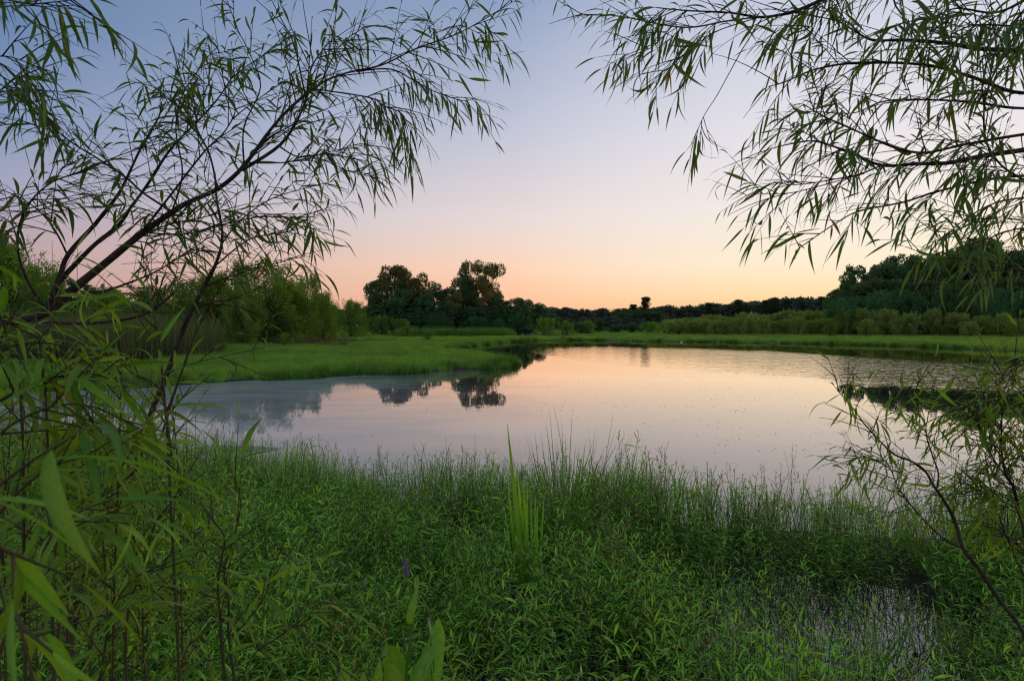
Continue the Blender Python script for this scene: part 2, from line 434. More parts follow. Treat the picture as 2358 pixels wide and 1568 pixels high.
gx = np.concatenate([[-3000, -1200, -500, -250, -150], np.arange(-90, -20, 2.0), np.arange(-20, 20, 0.4), np.arange(20, 90, 2.0), [95, 150, 250, 500, 1200, 3000]])
gy = np.concatenate([[-400, -100, -30, -10], np.arange(-4, 10, 0.25), np.arange(10, 50, 0.6), np.arange(50, 130, 2.0), [140, 200, 300, 500, 900, 1800, 4800]])
GX, GY = np.meshgrid(gx, gy)
GZ = height(GX, GY)
nx, ny = len(gx), len(gy)
ii = np.arange(ny - 1)[:, None] * nx + np.arange(nx - 1)[None, :]
Q = np.stack([ii, ii + 1, ii + nx + 1, ii + nx], -1).reshape(-1, 4)
go = link(bpy.data.objects.new('ground', make_mesh('ground', np.stack([GX, GY, GZ], -1).reshape(-1, 3), Q, M_ground, smooth=True)))
go['kind'] = 'structure'; go['label'] = 'muddy and grassy banks around the pond'
wv = [(-400, -60, 0), (400, -60, 0), (400, 400, 0), (-400, 400, 0)]
wo_ = link(bpy.data.objects.new('water', make_mesh('water', wv, [(0, 1, 2, 3)], M_water)))
wo_['kind'] = 'structure'; wo_['label'] = 'calm pond water mirroring the dawn sky'

# a low scummy mud bar just off the near bank
b = Bag(); m = 26; a_ = np.arange(m) / m * 2 * math.pi
V = [(-4.55, 9.1, .03)]
for ring, rr_ in ((1, .5), (2, 1.0)):
    for q in a_:
        k = 1 + .22 * math.sin(3 * q + 1) + .12 * math.sin(7 * q)
        V.append((-4.55 + .75 * rr_ * k * math.cos(q), 9.1 + .35 * rr_ * k * math.sin(q), .028 if ring == 1 else -.01))
Qm = []
for i in range(0, m, 2): Qm.append((0, 1 + i, 1 + (i + 1) % m, 1 + (i + 2) % m))
for i in range(m): Qm.append((1 + i, 1 + m + i, 1 + m + (i + 1) % m, 1 + (i + 1) % m))
b.add(V, Qm)
mb = link(bpy.data.objects.new('mud_bar', b.mesh('mud_bar', plain_mat('wet_mud', (0.30, 0.25, 0.20), .6, .3, .5, 9), True)))
mb['kind'] = 'structure'; mb['label'] = 'low brown mud bar in the shallows left of the middle'

# ------------------------------------------------------------------ scatter (uncountable plants)
def scatter(name, pos, rot, scale, idx, templates, label):
    tcoll = bpy.data.collections.new(name + '_kinds')
    for k, o in enumerate(templates):
        o.name = '%s_kind_%02d' % (name, k)
        tcoll.objects.link(o)
    me = bpy.data.meshes.new(name)
    me.vertices.add(len(pos)); me.vertices.foreach_set('co', np.asarray(pos, np.float32).ravel())
    a = me.attributes.new('rot', 'FLOAT_VECTOR', 'POINT'); a.data.foreach_set('vector', np.asarray(rot, np.float32).ravel())
    a = me.attributes.new('scl', 'FLOAT', 'POINT'); a.data.foreach_set('value', np.asarray(scale, np.float32))
    a = me.attributes.new('idx', 'INT', 'POINT'); a.data.foreach_set('value', np.asarray(idx, np.int32))
    o = link(bpy.data.objects.new(name, me))
    ng = bpy.data.node_groups.new(name + '_nodes', 'GeometryNodeTree')
    ng.interface.new_socket('Geometry', in_out='INPUT', socket_type='NodeSocketGeometry')
    ng.interface.new_socket('Geometry', in_out='OUTPUT', socket_type='NodeSocketGeometry')
    gi = ng.nodes.new('NodeGroupInput'); gout = ng.nodes.new('NodeGroupOutput')
    mp_ = ng.nodes.new('GeometryNodeMeshToPoints'); ng.links.new(gi.outputs[0], mp_.inputs[0])
    iop = ng.nodes.new('GeometryNodeInstanceOnPoints')
    ci = ng.nodes.new('GeometryNodeCollectionInfo'); ci.inputs[0].default_value = tcoll
    ci.inputs['Separate Children'].default_value = True; ci.inputs['Reset Children'].default_value = True
    def attr(nm, ty):
        n = ng.nodes.new('GeometryNodeInputNamedAttribute'); n.data_type = ty; n.inputs[0].default_value = nm
        return n.outputs[0]
    ng.links.new(mp_.outputs[0], iop.inputs['Points'])
    ng.links.new(ci.outputs[0], iop.inputs['Instance'])
    iop.inputs['Pick Instance'].default_value = True
    ng.links.new(attr('idx', 'INT'), iop.inputs['Instance Index'])
    ng.links.new(attr('rot', 'FLOAT_VECTOR'), iop.inputs['Rotation'])
    ng.links.new(attr('scl', 'FLOAT'), iop.inputs['Scale'])
    ng.links.new(iop.outputs[0], gout.inputs[0])
    md = o.modifiers.new('scatter', 'NODES'); md.node_group = ng
    o['kind'] = 'stuff'; o['label'] = label
    return o

def rnd(a, b, n=None): return RNG.uniform(a, b, n)

# --- smartweed: jointed stems with arching lance-shaped leaves
def weed_template(stems=3, h=(0.34, 0.54), spread=0.10, blossom=0, lmul=1.0):
    lb, sb, wb = Bag(), Bag(), Bag()
    for s in range(stems):
        H = rnd(*h); a0 = rnd(0, 6.28)
        base = np.array([spread * rnd(0.2, 1) * math.cos(a0), spread * rnd(0.2, 1) * math.sin(a0), -0.08])
        lean = np.array([rnd(-.14, .14), rnd(-.14, .14), 0])
        k = 7
        tt = np.linspace(0, 1, k)
        pts = base + np.outer(tt, [0, 0, H + 0.08]) + np.outer(tt ** 1.6, lean) + RNG.normal(0, .006, (k, 3))
        tube(sb, pts, np.linspace(0.0032, 0.0016, k), 4, rnd(0, 1))
        n = int(rnd(14, 20) * H / 0.5)
        u = np.linspace(0.16, 1.0, n) + rnd(-.02, .02, n); u = np.clip(u, 0, 1)
        O = np.stack([np.interp(u, tt, pts[:, c]) for c in range(3)], 1)
        az = a0 + np.arange(n) * 2.5 + rnd(-.5, .5, n)
        up = rnd(0.25, 0.9, n) + (u > 0.9) * 0.8
        D = np.stack([np.cos(az), np.sin(az), up], 1)
        Nn = np.stack([-np.cos(az) * up, -np.sin(az) * up, np.ones(n)], 1) + RNG.normal(0, .25, (n, 3))
        L = rnd(0.05, 0.105, n) * lmul * (1 - 0.25 * (u > 0.92)); W = L * rnd(0.09, 0.135, n)
        tint = np.clip(u * 0.7 + rnd(-.2, .2, n), 0, 0.9); tint[rnd(0, 1, n) > 0.955] = 1.0
        strips(lb, O, D, Nn, L, W, rnd(0.08, 0.55, n), 4, tint, fold=0.18)
        if s < blossom:
            top = pts[-1]; q = 6
            bp_ = top + np.outer(np.linspace(0, 1, q), [rnd(-.02, .02), rnd(-.02, .02), 0.10]) + np.outer(np.linspace(0, 1, q) ** 2, [rnd(-.03, .03), rnd(-.03, .03), -.01])
            tube(sb, bp_, [0.001] * q, 4, 0.3)
            m = 16; uu = rnd(0.25, 1, m)
            O = np.stack([np.interp(uu, np.linspace(0, 1, q), bp_[:, c]) for c in range(3)], 1)
            az = rnd(0, 6.28, m)
            strips(wb, O, np.stack([np.cos(az), np.sin(az), rnd(.2, 1, m)], 1), np.tile([0, 0, 1.], (m, 1)), 0.006, 0.004, 0, 2, 0.5)
    bags = [(lb, M_weed), (sb, M_weedstem)] + ([(wb, M_white)] if wb.n else [])
    return join_bags('weed', bags)

def join_bags(name, bags):
    V = np.concatenate([np.concatenate(b.V) for b, _ in bags]); T = np.concatenate([np.concatenate(b.T) for b, _ in bags])
    Qs = []; off = 0; mi = []
    for k, (b, _) in enumerate(bags):
        q = np.concatenate(b.Q) + off; Qs.append(q); mi.append(np.full(len(q), k)); off += b.n
    me = make_mesh(name, V, np.concatenate(Qs), None, T)
    for _, m in bags: me.materials.append(m)
    me.polygons.foreach_set('material_index', np.concatenate(mi).astype(np.int32))
    return bpy.data.objects.new(name, me)

def blade_template(n, r, h, w, mat, lean=0.35, segs=4, bend=(0.1, 0.5), panicle=0, amat=None):
    b = Bag(); pb = Bag()
    az = rnd(0, 6.28, n); rr = r * np.sqrt(rnd(0, 1, n))
    a2 = rnd(0, 6.28, n)
    O = np.stack([rr * np.cos(az), rr * np.sin(az), np.full(n, -0.05)], 1)
    L = rnd(h[0], h[1], n)
    D = np.stack([np.cos(a2) * lean * rnd(0, 1, n), np.sin(a2) * lean * rnd(0, 1, n), np.ones(n)], 1)
    Nn = np.stack([np.cos(a2), np.sin(a2), np.zeros(n)], 1)
    sagdir = np.array([0, 0, -1.0])
    tint = rnd(0, 0.92, n); tint[rnd(0, 1, n) > 0.97] = 1
    bd = rnd(bend[0], bend[1], n)
    strips(b, O, D, np.cross(D, Nn) + 1e-3, L, w * rnd(0.7, 1.3, n), bd, segs, tint, 'blade')
    bags = [(b, mat)]
    if panicle:
        for k in range(panicle):
            a = rnd(0, 6.28); H = h[1] * rnd(1.0, 1.35)
            pts = np.array([[r * .5 * math.cos(a), r * .5 * math.sin(a), 0], [r * .6 * math.cos(a), r * .6 * math.sin(a), H * .6], [r * .6 * math.cos(a) + rnd(-.05, .05), r * .6 * math.sin(a) + rnd(-.05, .05), H]])
            p2, r2 = smooth_line(pts, [.0016, .0012, .0008], 3)
            tube(pb, p2, r2, 4, .4)
            m = 12; u = rnd(.72, 1, m)
            O = np.stack([np.interp(u, np.linspace(0, 1, len(p2)), p2[:, c]) for c in range(3)], 1); az = rnd(0, 6.28, m)
            strips(pb, O, np.stack([np.cos(az), np.sin(az), rnd(.6, 2.5, m)], 1), np.tile([0, 0, 1.], (m, 1)), rnd(.02, .06, m), .003, .2, 3, rnd(0, .9, m))
        bags.append((pb, amat or mat))
    return join_bags('blade', bags)

near_t = [weed_template() for _ in range(7)] + [weed_template(4, (0.42, 0.6), 0.13) for _ in range(2)] \
    + [weed_template(4, (0.40, 0.56), 0.1, blossom=2) for _ in range(2)] \
    + [blade_template(26, 0.07, (0.3, 0.55), 0.008, M_sedge, 0.6, 5, (0.15, 0.7)) for _ in range(2)] \
    + [blade_template(14, 0.08, (0.25, 0.45), 0.006, M_sedge, 0.5, 4, (0.1, 0.5), panicle=2, amat=M_weedstem) for _ in range(2)]
near_t += [weed_template(3, (0.3, 0.5), .09, lmul=.7), weed_template(2, (0.5, 0.68), .06, lmul=1.25),
           blade_template(9, 0.06, (0.45, 0.8), 0.004, M_dead, 0.5, 4, (0.05, 0.4)),
           blade_template(30, 0.08, (0.45, 0.8), 0.009, M_grass, 0.7, 6, (0.3, 0.9))]
def near_points(n):
    out = []
    while len(out) < n:
        y = rnd(2.1, 9.6); x = rnd(-1, 1) * (y * 0.98 + 0.9)
        s = float(land(x, y))
        inp = min(np.hypot((x - 2.1) / 1.1, (y - 3.65) / 0.85), 9)
        if inp < 1 and rnd(0, 1) > 0.20 + 0.6 * max(0, inp - 0.7): continue
        if inp >= 1:
            k = 1.0 if s > 0.15 else math.exp(-(0.15 - s) * 3.2)
            if rnd(0, 1) > k: continue
        # looser patches that show dark gaps
        g_ = mnoise.noise(Vector((x * 1.3, y * 1.3, 3.1)))
        if g_ < -0.12 and rnd(0, 1) < 0.8: continue
        # nobody wades: keep the photographer's feet clear
        if abs(x - .05 * y / 4 - .06) < .2 and 3.2 < y < 4.35 and rnd(0, 1) < .85: continue
        out.append((x, y, s))
    return np.array(out)
pts = near_points(6000)
n = len(pts)
z = height(pts[:, 0], pts[:, 1])
spc = np.array([mnoise.noise(Vector((a * .7, b * .7, 21))) for a, b, _ in pts])
edge = pts[:, 2] < 0.5
KP = np.array([8, 8, 8, 8, 8, 8, 8, 6, 6, 2.4, 2.4, 3, 3, 2, 2.0, 9, 5, 2.5, 2.5])
kinds = RNG.choice(19, n, p=KP / KP.sum())
kinds[edge] = RNG.choice([0, 1, 2, 3, 4, 5, 6, 7, 8, 9, 11, 13, 14], edge.sum())
kinds[(spc > .28) & (rnd(0, 1, n) < .45)] = 18
kinds[(spc < -.3) & (rnd(0, 1, n) < .6)] = 15
scl = rnd(0.7, 1.15, n) * np.array([1 + .3 * mnoise.noise(Vector((a * .9, b * .9, 9))) for a, b, _ in pts])
scatter('waterside_weeds', np.stack([pts[:, 0], pts[:, 1], np.maximum(z, -0.05)], 1),
        np.stack([RNG.normal(0, .08, n), RNG.normal(0, .08, n), rnd(0, 6.28, n)], 1), scl, kinds, near_t,
        'dense green smartweed and grass on the near bank')

# --- marsh grass on the peninsula and the far bank
mg_t = [blade_template(150, 0.33, (0.30, 0.62), 0.011, M_grass, 0.45, 3, (0.05, 0.35)) for _ in range(6)]
def field(n, ymin, ymax, clear=0.0, power=1.0):
    out = []
    while sum(map(len, out)) < n:
        m = 20000
        y = ymin + (ymax - ymin) * rnd(0, 1, m) ** power; x = rnd(-1, 1, m) * (y * 0.95 + 3)
        s = land(x, y) - clear
        ok = (s > 0) & ~((x > 0) & (x < 11) & (y > 84) & (y < 112) & (s < 9) & (rnd(0, 1, m) > .2))
        out.append(np.stack([x, y, s], 1)[ok])
    return np.concatenate(out)[:n]
pp = field(7500, 15.5, 62)
n = len(pp)
gn = np.array([mnoise.noise(Vector((a * .25, b * .25, 0))) for a, b, _ in pp])
scatter('marsh_grass', np.stack([pp[:, 0], pp[:, 1], height(pp[:, 0], pp[:, 1])], 1),
        np.stack([RNG.normal(0, .06, n), RNG.normal(0, .06, n), rnd(0, 6.28, n)], 1), rnd(0.75, 1.1, n) * (1 + gn * 0.45) * np.clip(0.75 + pp[:, 2] * 0.35, 0.75, 1), RNG.integers(0, 6, n), mg_t,
        'bright green marsh grass on the low peninsula')
fg_t = [blade_template(170, 0.9, (0.28, 0.55), 0.028, M_grass, 0.4, 2, (0.05, 0.3)) for _ in range(5)]
pp = field(7500, 52, 150, power=1.25)
n = len(pp)
scatter('far_bank_grass', np.stack([pp[:, 0], pp[:, 1], height(pp[:, 0], pp[:, 1])], 1),
        np.stack([RNG.normal(0, .05, n), RNG.normal(0, .05, n), rnd(0, 6.28, n)], 1), rnd(0.6, 1.0, n), RNG.integers(0, 5, n), fg_t,
        'low pale green grass of the far bank')

wt = [blade_template(90, 0.22, (0.35, 0.8), 0.016, M_sedge, 0.5, 3, (0.05, 0.5)) for _ in range(3)]
y = rnd(17, 76, 40000); x = rnd(-1, 1, 40000) * (y * .95 + 2); s_ = land(x, y)
ok = (s_ > -0.25) & (s_ < 0.5); x = x[ok]; y = y[ok]
ok = np.array([mnoise.noise(Vector((a * .35, b * .35, 5))) > -.05 for a, b in zip(x, y)]); x = x[ok][:700]; y = y[ok][:700]
q = np.stack([x, y, np.maximum(-.05, height(x, y))], 1); n = len(q)
scatter('waterline_tufts', q, np.stack([RNG.normal(0, .1, n), RNG.normal(0, .1, n), rnd(0, 6.28, n)], 1), rnd(.5, 1.15, n), RNG.integers(0, 3, n), wt, 'darker sedge tufts along the water line')

# --- reed beds
rd_t = [blade_template(46, 0.7, (1.2, 2.9), 0.024, M_reed, 0.30, 4, (0.0, 0.25)) for _ in range(5)]
def patch(n, poly):
    xs = [p[0] for p in poly]; ys = [p[1] for p in poly]; out = []
    while len(out) < n:
        x = rnd(min(xs), max(xs), 4000); y = rnd(min(ys), max(ys), 4000)
        ok = (sdist(x, y, poly) > 0) & (land(x, y) > 0.2)
        out += list(np.stack([x, y], 1)[ok])
    return np.array(out[:n])
def reeds(name, n, poly, tmpl, s, label):
    q = patch(n, poly)
    scatter(name, np.stack([q[:, 0], q[:, 1], height(q[:, 0], q[:, 1])], 1),
            np.stack([RNG.normal(0, .05, n), RNG.normal(0, .05, n), rnd(0, 6.28, n)], 1), rnd(s[0], s[1], n), RNG.integers(0, len(tmpl), n), tmpl, label)
reeds('reed_bed', 1500, [(-40, 26), (-16.5, 24), (-15.5, 27), (-17, 33), (-20, 38), (-46, 40)], rd_t, (0.7, 1.2), 'tall brown green reeds standing behind the left grass')
rd2 = [blade_template(50, 0.8, (0.6, 1.8), 0.03, M_sedge, 0.2, 3, (0.0, 0.2)) for _ in range(3)]
reeds('far_reed_bed', 420, [(-17, 84), (0, 88), (0, 92), (-17, 90)], rd2, (0.8, 1.15), 'strip of dark green reeds before the island of trees')
dd_t = [blade_template(40, 0.5, (0.5, 1.1), 0.02, M_dead, 0.5, 3, (0.0, 0.3)) for _ in range(3)]
reeds('dead_weeds', 170, [(-23, 47), (-14, 46), (-12, 60), (-22, 60)], dd_t, (0.4, 1.15), 'purple brown dead weeds along the foot of the bushes')

# ------------------------------------------------------------------ trees: templates of crown and trunk
def quad_leaves(bag, C, size, tint, flat=0.4, aspect=0.6):
    n = len(C)
    d = norm(RNG.normal(0, 1, (n, 3))); nn = norm(RNG.normal(0, 1, (n, 3)) + np.array([0, 0, flat * 2]))
    s = norm(np.cross(d, nn)); d = np.cross(nn, s)
    size = np.broadcast_to(size, (n,))[:, None] * rnd(0.6, 1.3, (n, 1))
    V = np.stack([C - d * size * .5, C + s * size * aspect * .5, C + d * size * .5, C - s * size * aspect * .5], 1).reshape(-1, 3)
    Qi = np.arange(n * 4).reshape(n, 4)
    bag.add(V, Qi, np.repeat(np.broadcast_to(tint, (n,)), 4))

def tmpl_broad(n=7000, leaf=0.055, shape='round', mat=M_oak, seed=0):
    """unit height tree: crown and trunk meshes; z 0..1"""
    bag = Bag(); tb = Bag()
    K = 34
    cl = []
    while len(cl) < K:
        a = rnd(0, 6.28); z = rnd(0.16, 0.93)
        if shape == 'round': R = 0.36 * math.sqrt(max(0, 1 - ((z - 0.50) / 0.48) ** 2))
        elif shape == 'tall': R = 0.25 * math.sqrt(max(0, 1 - ((z - 0.52) / 0.46) ** 2)) + 0.02
        elif shape == 'open': R = 0.33 * math.sqrt(max(0, 1 - ((z - 0.6) / 0.38) ** 2)); 
        else: R = 0.30 * max(0.02, (0.97 - z)) ** 0.8
        if shape == 'open' and z < 0.32: continue
        r = R * math.sqrt(rnd(0.25, 1.0))
        cl.append((r * math.cos(a), r * math.sin(a), z, rnd(0.055, 0.12) if shape != 'cone' else rnd(0.05, 0.08)))
    ct = np.array(cl)
    w = ct[:, 3] ** 2; pick = RNG.choice(K, n, p=w / w.sum())
    d = norm(RNG.normal(0, 1, (n, 3))) * (rnd(0.3, 1.0, (n, 1)) ** 0.5)
    d[:, 2] *= 0.7
    C = ct[pick, :3] + d * ct[pick, 3:4] * 1.25
    # stray leaves break the outline
    C += RNG.normal(0, 0.008, (n, 3))
    tone = RNG.uniform(0, .75, K)[pick] + rnd(0, .2, n)
    quad_leaves(bag, C, leaf * 0.75, np.clip(tone, 0, 0.92), 0.5)
    tube(tb, *smooth_line([(0, 0, -0.02), (rnd(-.01, .01), rnd(-.01, .01), .3), (rnd(-.02, .02), rnd(-.02, .02), .6), (0, 0, .86)], [.022, .016, .010, .003], 3), 6, .5, .05)
    for k in range(K):
        x, y, z, r = cl[k]; zb = max(.1, z - rnd(.12, .3))
        tube(tb, *smooth_line([(0, 0, zb), (x * .5, y * .5, zb + (z - zb) * .4), (x, y, z)], [.008, .005, .0015], 2), 4, .5)
    return bag.mesh('crown', mat), tb.mesh('trunk', M_tbark)

def tmpl_bush(n=9000, leaf=0.05, mat=M_bush, stems=6, w=0.45, low=0.0, K=75):
    """willow bush: a rounded feathery dome of fine narrow leaves, unit height"""
    bag = Bag(); tb = Bag(); C = []; T = []
    ph = RNG.uniform(0, 6.28, 3)
    for k in range(K):
        a = rnd(0, 6.28); z = rnd(0.0, 1.0) ** .85
        zz = low + .06 + (0.90 - low) * z
        env = w * math.sqrt(max(.02, 1 - abs((zz - .42) / .60) ** 2.2))
        env *= 1 + .22 * math.sin(2 * a + ph[0]) + .20 * math.sin(3 * a + 7 * zz + ph[1]) + rnd(-.1, .12)
        q = math.sqrt(rnd(.1, 1)); r = env * q * .88
        c = np.array([r * math.cos(a), r * math.sin(a), zz])
        ax = norm(np.array([math.cos(a) * r / w * .8, math.sin(a) * r / w * .8, 1.0 - .3 * (1 - zz)]))
        m = n // K
        ra, rb = rnd(.085, .14), rnd(.055, .085)
        d = RNG.normal(0, .5, (m, 3)) * rb * 1.3
        al = RNG.normal(0, .5, m) * ra
        taper = np.clip(1 - al / (ra * 1.4), .25, 1.2)
        C.append(c + ax * al[:, None] + d * taper[:, None])
        T.append(np.clip(rnd(.0, .6) + rnd(0, .2, m) + .12 * zz, 0, .92))
        if k < K * .5: tube(tb, *smooth_line([(0, 0, max(.02, zz * .35)), c * [.55, .55, .72], c], [.006, .004, .001], 2), 4, .5)
    C = np.concatenate(C); T = np.concatenate(T); C[:, 2] = np.abs(C[:, 2])
    nL = len(C)
    D = norm(np.stack([RNG.normal(0, 1, nL), RNG.normal(0, 1, nL), rnd(-.9, 1.3, nL)], 1)); Nn = norm(RNG.normal(0, 1, (nL, 3)) + [0, 0, .8])
    s = norm(np.cross(D, Nn)); L = leaf * rnd(.6, 1.3, (nL, 1)) * .8
    V = np.stack([C - D * L * .5, C + s * L * .2, C + D * L * .5, C - s * L * .2], 1).reshape(-1, 3)
    bag.add(V, np.arange(nL * 4).reshape(nL, 4), np.repeat(T, 4))
    for k in range(stems):
        a = rnd(0, 6.28); q = rnd(.2, .8) * w
        tube(tb, *smooth_line([(q * .15 * math.cos(a), q * .15 * math.sin(a), -.03), (q * .5 * math.cos(a), q * .5 * math.sin(a), .3), (q * math.cos(a), q * math.sin(a), .66)], [.014, .010, .003], 3), 5, .5, .05)
    return bag.mesh('crown', mat), tb.mesh('trunk', M_tbark)

def tmpl_pine(n=3500, leaf=0.05, mat=M_pine):
    bag = Bag(); tb = Bag()
    tube(tb, *smooth_line([(0, 0, -.02), (.01, 0, .4), (-.01, .01, .75), (0, 0, .97)], [.022, .017, .011, .004], 3), 6, .5)
    K = 24
    for k in range(K):
        z = rnd(.62, .95); a = rnd(0, 6.28); r = rnd(.0, .13) * math.sqrt(max(.05, 1 - ((z - .78) / .26) ** 2))
        c = np.array([r * math.cos(a), r * math.sin(a), z]); m = n // K
        d = norm(RNG.normal(0, 1, (m, 3))) * (rnd(.2, 1, (m, 1)) ** .5) * rnd(.06, .11)
        d[:, 2] *= .75
        quad_leaves(bag, c + d, leaf * .8, np.clip(rnd(0, .6) + rnd(0, .3, m), 0, .9), .8, .5)
        tube(tb, *smooth_line([(0, 0, z - .08), tuple(c * [.5, .5, 1] - [0, 0, .05]), tuple(c)], [.005, .004, .001], 2), 4, .5)
    return bag.mesh('crown', mat), tb.mesh('trunk', M_tbark)

TM = {
    'oak': [tmpl_broad(9000, .050, 'round') for _ in range(3)] + [tmpl_broad(8000, .05, 'tall') for _ in range(2)],
    'russet': [tmpl_broad(9000, .050, 'round', M_russet), tmpl_broad(8000, .05, 'tall', M_russet)],
    'open': [tmpl_broad(6500, .046, 'open', M_russet), tmpl_broad(6500, .046, 'open', M_oak)],
    'young': [tmpl_broad(4500, .065, 'cone', M_sapl) for _ in range(3)],
    'bush': [tmpl_bush(20000, .036, K=110) for _ in range(3)],
    'pale': [tmpl_bush(9000, .062, M_bush2, w=.42, low=.08) for _ in range(4)] + [tmpl_bush(8000, .062, M_bush2, w=.55, low=.1) for _ in range(2)],
    'low': [tmpl_bush(6000, .07, M_bush, w=.62) for _ in range(2)],
    'shade': [tmpl_bush(6500, .07, M_sapl, w=.55) for _ in range(2)],
    'pine': [tmpl_pine() for _ in range(3)],
}
TREES = []
def tree(kind, name, cat, group, x, ytop, d, wpx=None, h=None, ybase=None, labf=None, v=None):
    """x, ytop: where the top stands in the picture, d metres away; wpx the crown's width there"""
    top = P(x, ytop, d)
    X_, Y_ = top.x, top.y
    zb = float(height(X_, Y_)) - 0.03
    H = max(0.5, top.z - zb)
    vs = TM[kind]; k = RNG.integers(0, len(vs)) if v is None else v
    crown, trunk = vs[k]
    e = empty(name, (X_, Y_, zb), 'x', cat, group)
    zs = H / (1.0 if kind != 'bush' else 1.0)
    ws = H
    if wpx:
        base_w = {'oak': .80, 'russet': .72, 'open': .78, 'young': .6, 'bush': .98, 'pale': .98, 'low': 1.35, 'shade': 1.25, 'pine': .5}[kind]
        ws = (wpx * d / F) / base_w
    e.scale = (ws, ws * rnd(.9, 1.1), zs)
    e.rotation_euler = (0, 0, rnd(0, 6.28))
    for nm, me in (('trunk', trunk), ('crown', crown)):
        o = bpy.data.objects.new(nm, me); link(o, e)
    TREES.append((e, group, x, H, labf))
    return e

ORD = ['first', 'second', 'third', 'fourth', 'fifth', 'sixth', 'seventh', 'eighth', 'ninth', 'tenth', 'eleventh', 'twelfth', 'thirteenth', 'fourteenth', 'fifteenth', 'sixteenth', 'seventeenth', 'eighteenth', 'nineteenth', 'twentieth']
TENS = {2: 'twenty', 3: 'thirty', 4: 'forty', 5: 'fifty'}
def ordinal(i):
    if i < 20: return ORD[i]
    q, r = divmod(i + 1, 10)
    if r == 0: return {3: 'thirtieth', 4: 'fortieth', 5: 'fiftieth', 6: 'sixtieth'}[q]
    return TENS[q] + '-' + ORD[r - 1]

# wooded island in the middle (tops traced, about 110 m off)
for kind, x, yt, w, d in [('oak', 872, 640, 70, 112), ('russet', 905, 612, 85, 112), ('oak', 940, 632, 80, 114), ('russet', 966, 628, 80, 110), ('oak', 1000, 645, 75, 114), ('oak', 1035, 660, 70, 116),
                          ('open', 1062, 636, 70, 114), ('open', 1085, 602, 88, 113), ('open', 1132, 606, 80, 110), ('oak', 1100, 650, 75, 112), ('oak', 1140, 662, 60, 112), ('russet', 1045, 672, 60, 107), ('oak', 925, 660, 90, 108), ('oak', 985, 670, 90, 108), ('oak', 868, 670, 60, 108)]:
    tree(kind, 'tree', 'tree', 'tall trees of the wooded island', x, yt, d, w)
for i in range(17):
    x = 858 + i * 22 + rnd(-5, 5)
    tree('young', 'young_tree', 'tree', 'dark young trees below the island trees', x, rnd(688, 712), 103 + rnd(-3, 3), rnd(38, 60))
# open-crowned pines right of the island
for x, yt, w, d in [(1190, 686, 60, 150), (1212, 690, 46, 152), (1242, 698, 50, 155)]:
    tree('open', 'tree', 'tree', 'thin crowned trees right of the island', x, yt, d, w)
for x, yt, w in [(1175, 712, 60), (1222, 716, 60), (1262, 722, 60)]:
    tree('oak', 'tree', 'tree', 'dark trees at the right foot of the island', x, yt, 150, w)
# low bushes in front
for x, yt, w, d, k in [(880, 728, 60, 96, 'low'), (925, 735, 45, 94, 'low'), (1010, 722, 70, 96, 'shade'), (1100, 730, 60, 98, 'shade'), (1150, 735, 40, 100, 'shade'), (1195, 722, 55, 100, 'shade'), (1255, 733, 60, 100, 'low'), (1305, 740, 45, 102, 'low'),
                       (1335, 744, 60, 110, 'shade'), (1380, 734, 30, 130, 'young'), (1420, 746, 60, 125, 'shade'), (1460, 744, 60, 125, 'shade'), (1500, 742, 50, 120, 'low'), (1352, 740, 50, 112, 'low')]:
    tree(k, 'bush', 'bush', 'low bushes along the middle of the far bank', x, yt, d, w)
# pines and broad trees standing out of the distant wood
for x, yt, w, d in [(1485, 685, 40, 230), (1458, 700, 34, 232), (1632, 696, 34, 260), (1676, 702, 26, 262), (1703, 691, 38, 262), (1765, 690, 34, 258), (1783, 686, 30, 258), (1812, 688, 34, 256), (1893, 682, 30, 200), (1195, 688, 30, 260), (752, 686, 26, 160), (768, 702, 26, 170), (820, 700, 30, 170)]:
    tree('pine', 'pine_tree', 'pine tree', 'pines standing above the distant treeline', x, yt, d, w)
for x, yt, w in [(1440, 706, 70), (1480, 708, 70), (1515, 716, 60)]:
    tree('oak', 'tree', 'tree', 'dark trees around the twin pines', x, yt, 225, w)
# left bushes
for x, yt, w, d, v in [(600, 612, 210, 52, 0), (668, 650, 150, 54, 1), (505, 632, 150, 50, 2), (708, 640, 110, 60, 0), (740, 680, 90, 62, 1), (806, 694, 84, 80, 2), (430, 650, 140, 48, 1), (555, 665, 110, 47, 0), (340, 662, 160, 52, 2), (250, 672, 150, 56, 1)]:
    tree('bush', 'willow_bush', 'bush', 'feathery willow bushes behind the peninsula', x, yt, d, w, v=v)
for x, yt, w, d in [(20, 568, 190, 42), (-60, 555, 220, 40), (75, 615, 130, 46)]:
    tree('bush', 'willow_bush', 'bush', 'high bushes at the left edge', x, yt, d, w)
for x, yt, w, d in [(130, 622, 70, 66), (165, 640, 70, 68), (205, 652, 80, 70), (255, 658, 60, 74), (100, 632, 60, 64)]:
    tree('young', 'young_tree', 'tree', 'dark trees behind the left reeds', x, yt, d, w)
for x, yt, w, d in [(655, 768, 44, 44), (938, 742, 26, 80), (985, 760, 30, 60)]:
    tree('low', 'small_shrub', 'shrub', 'small shrubs out on the peninsula', x, yt, d, w)
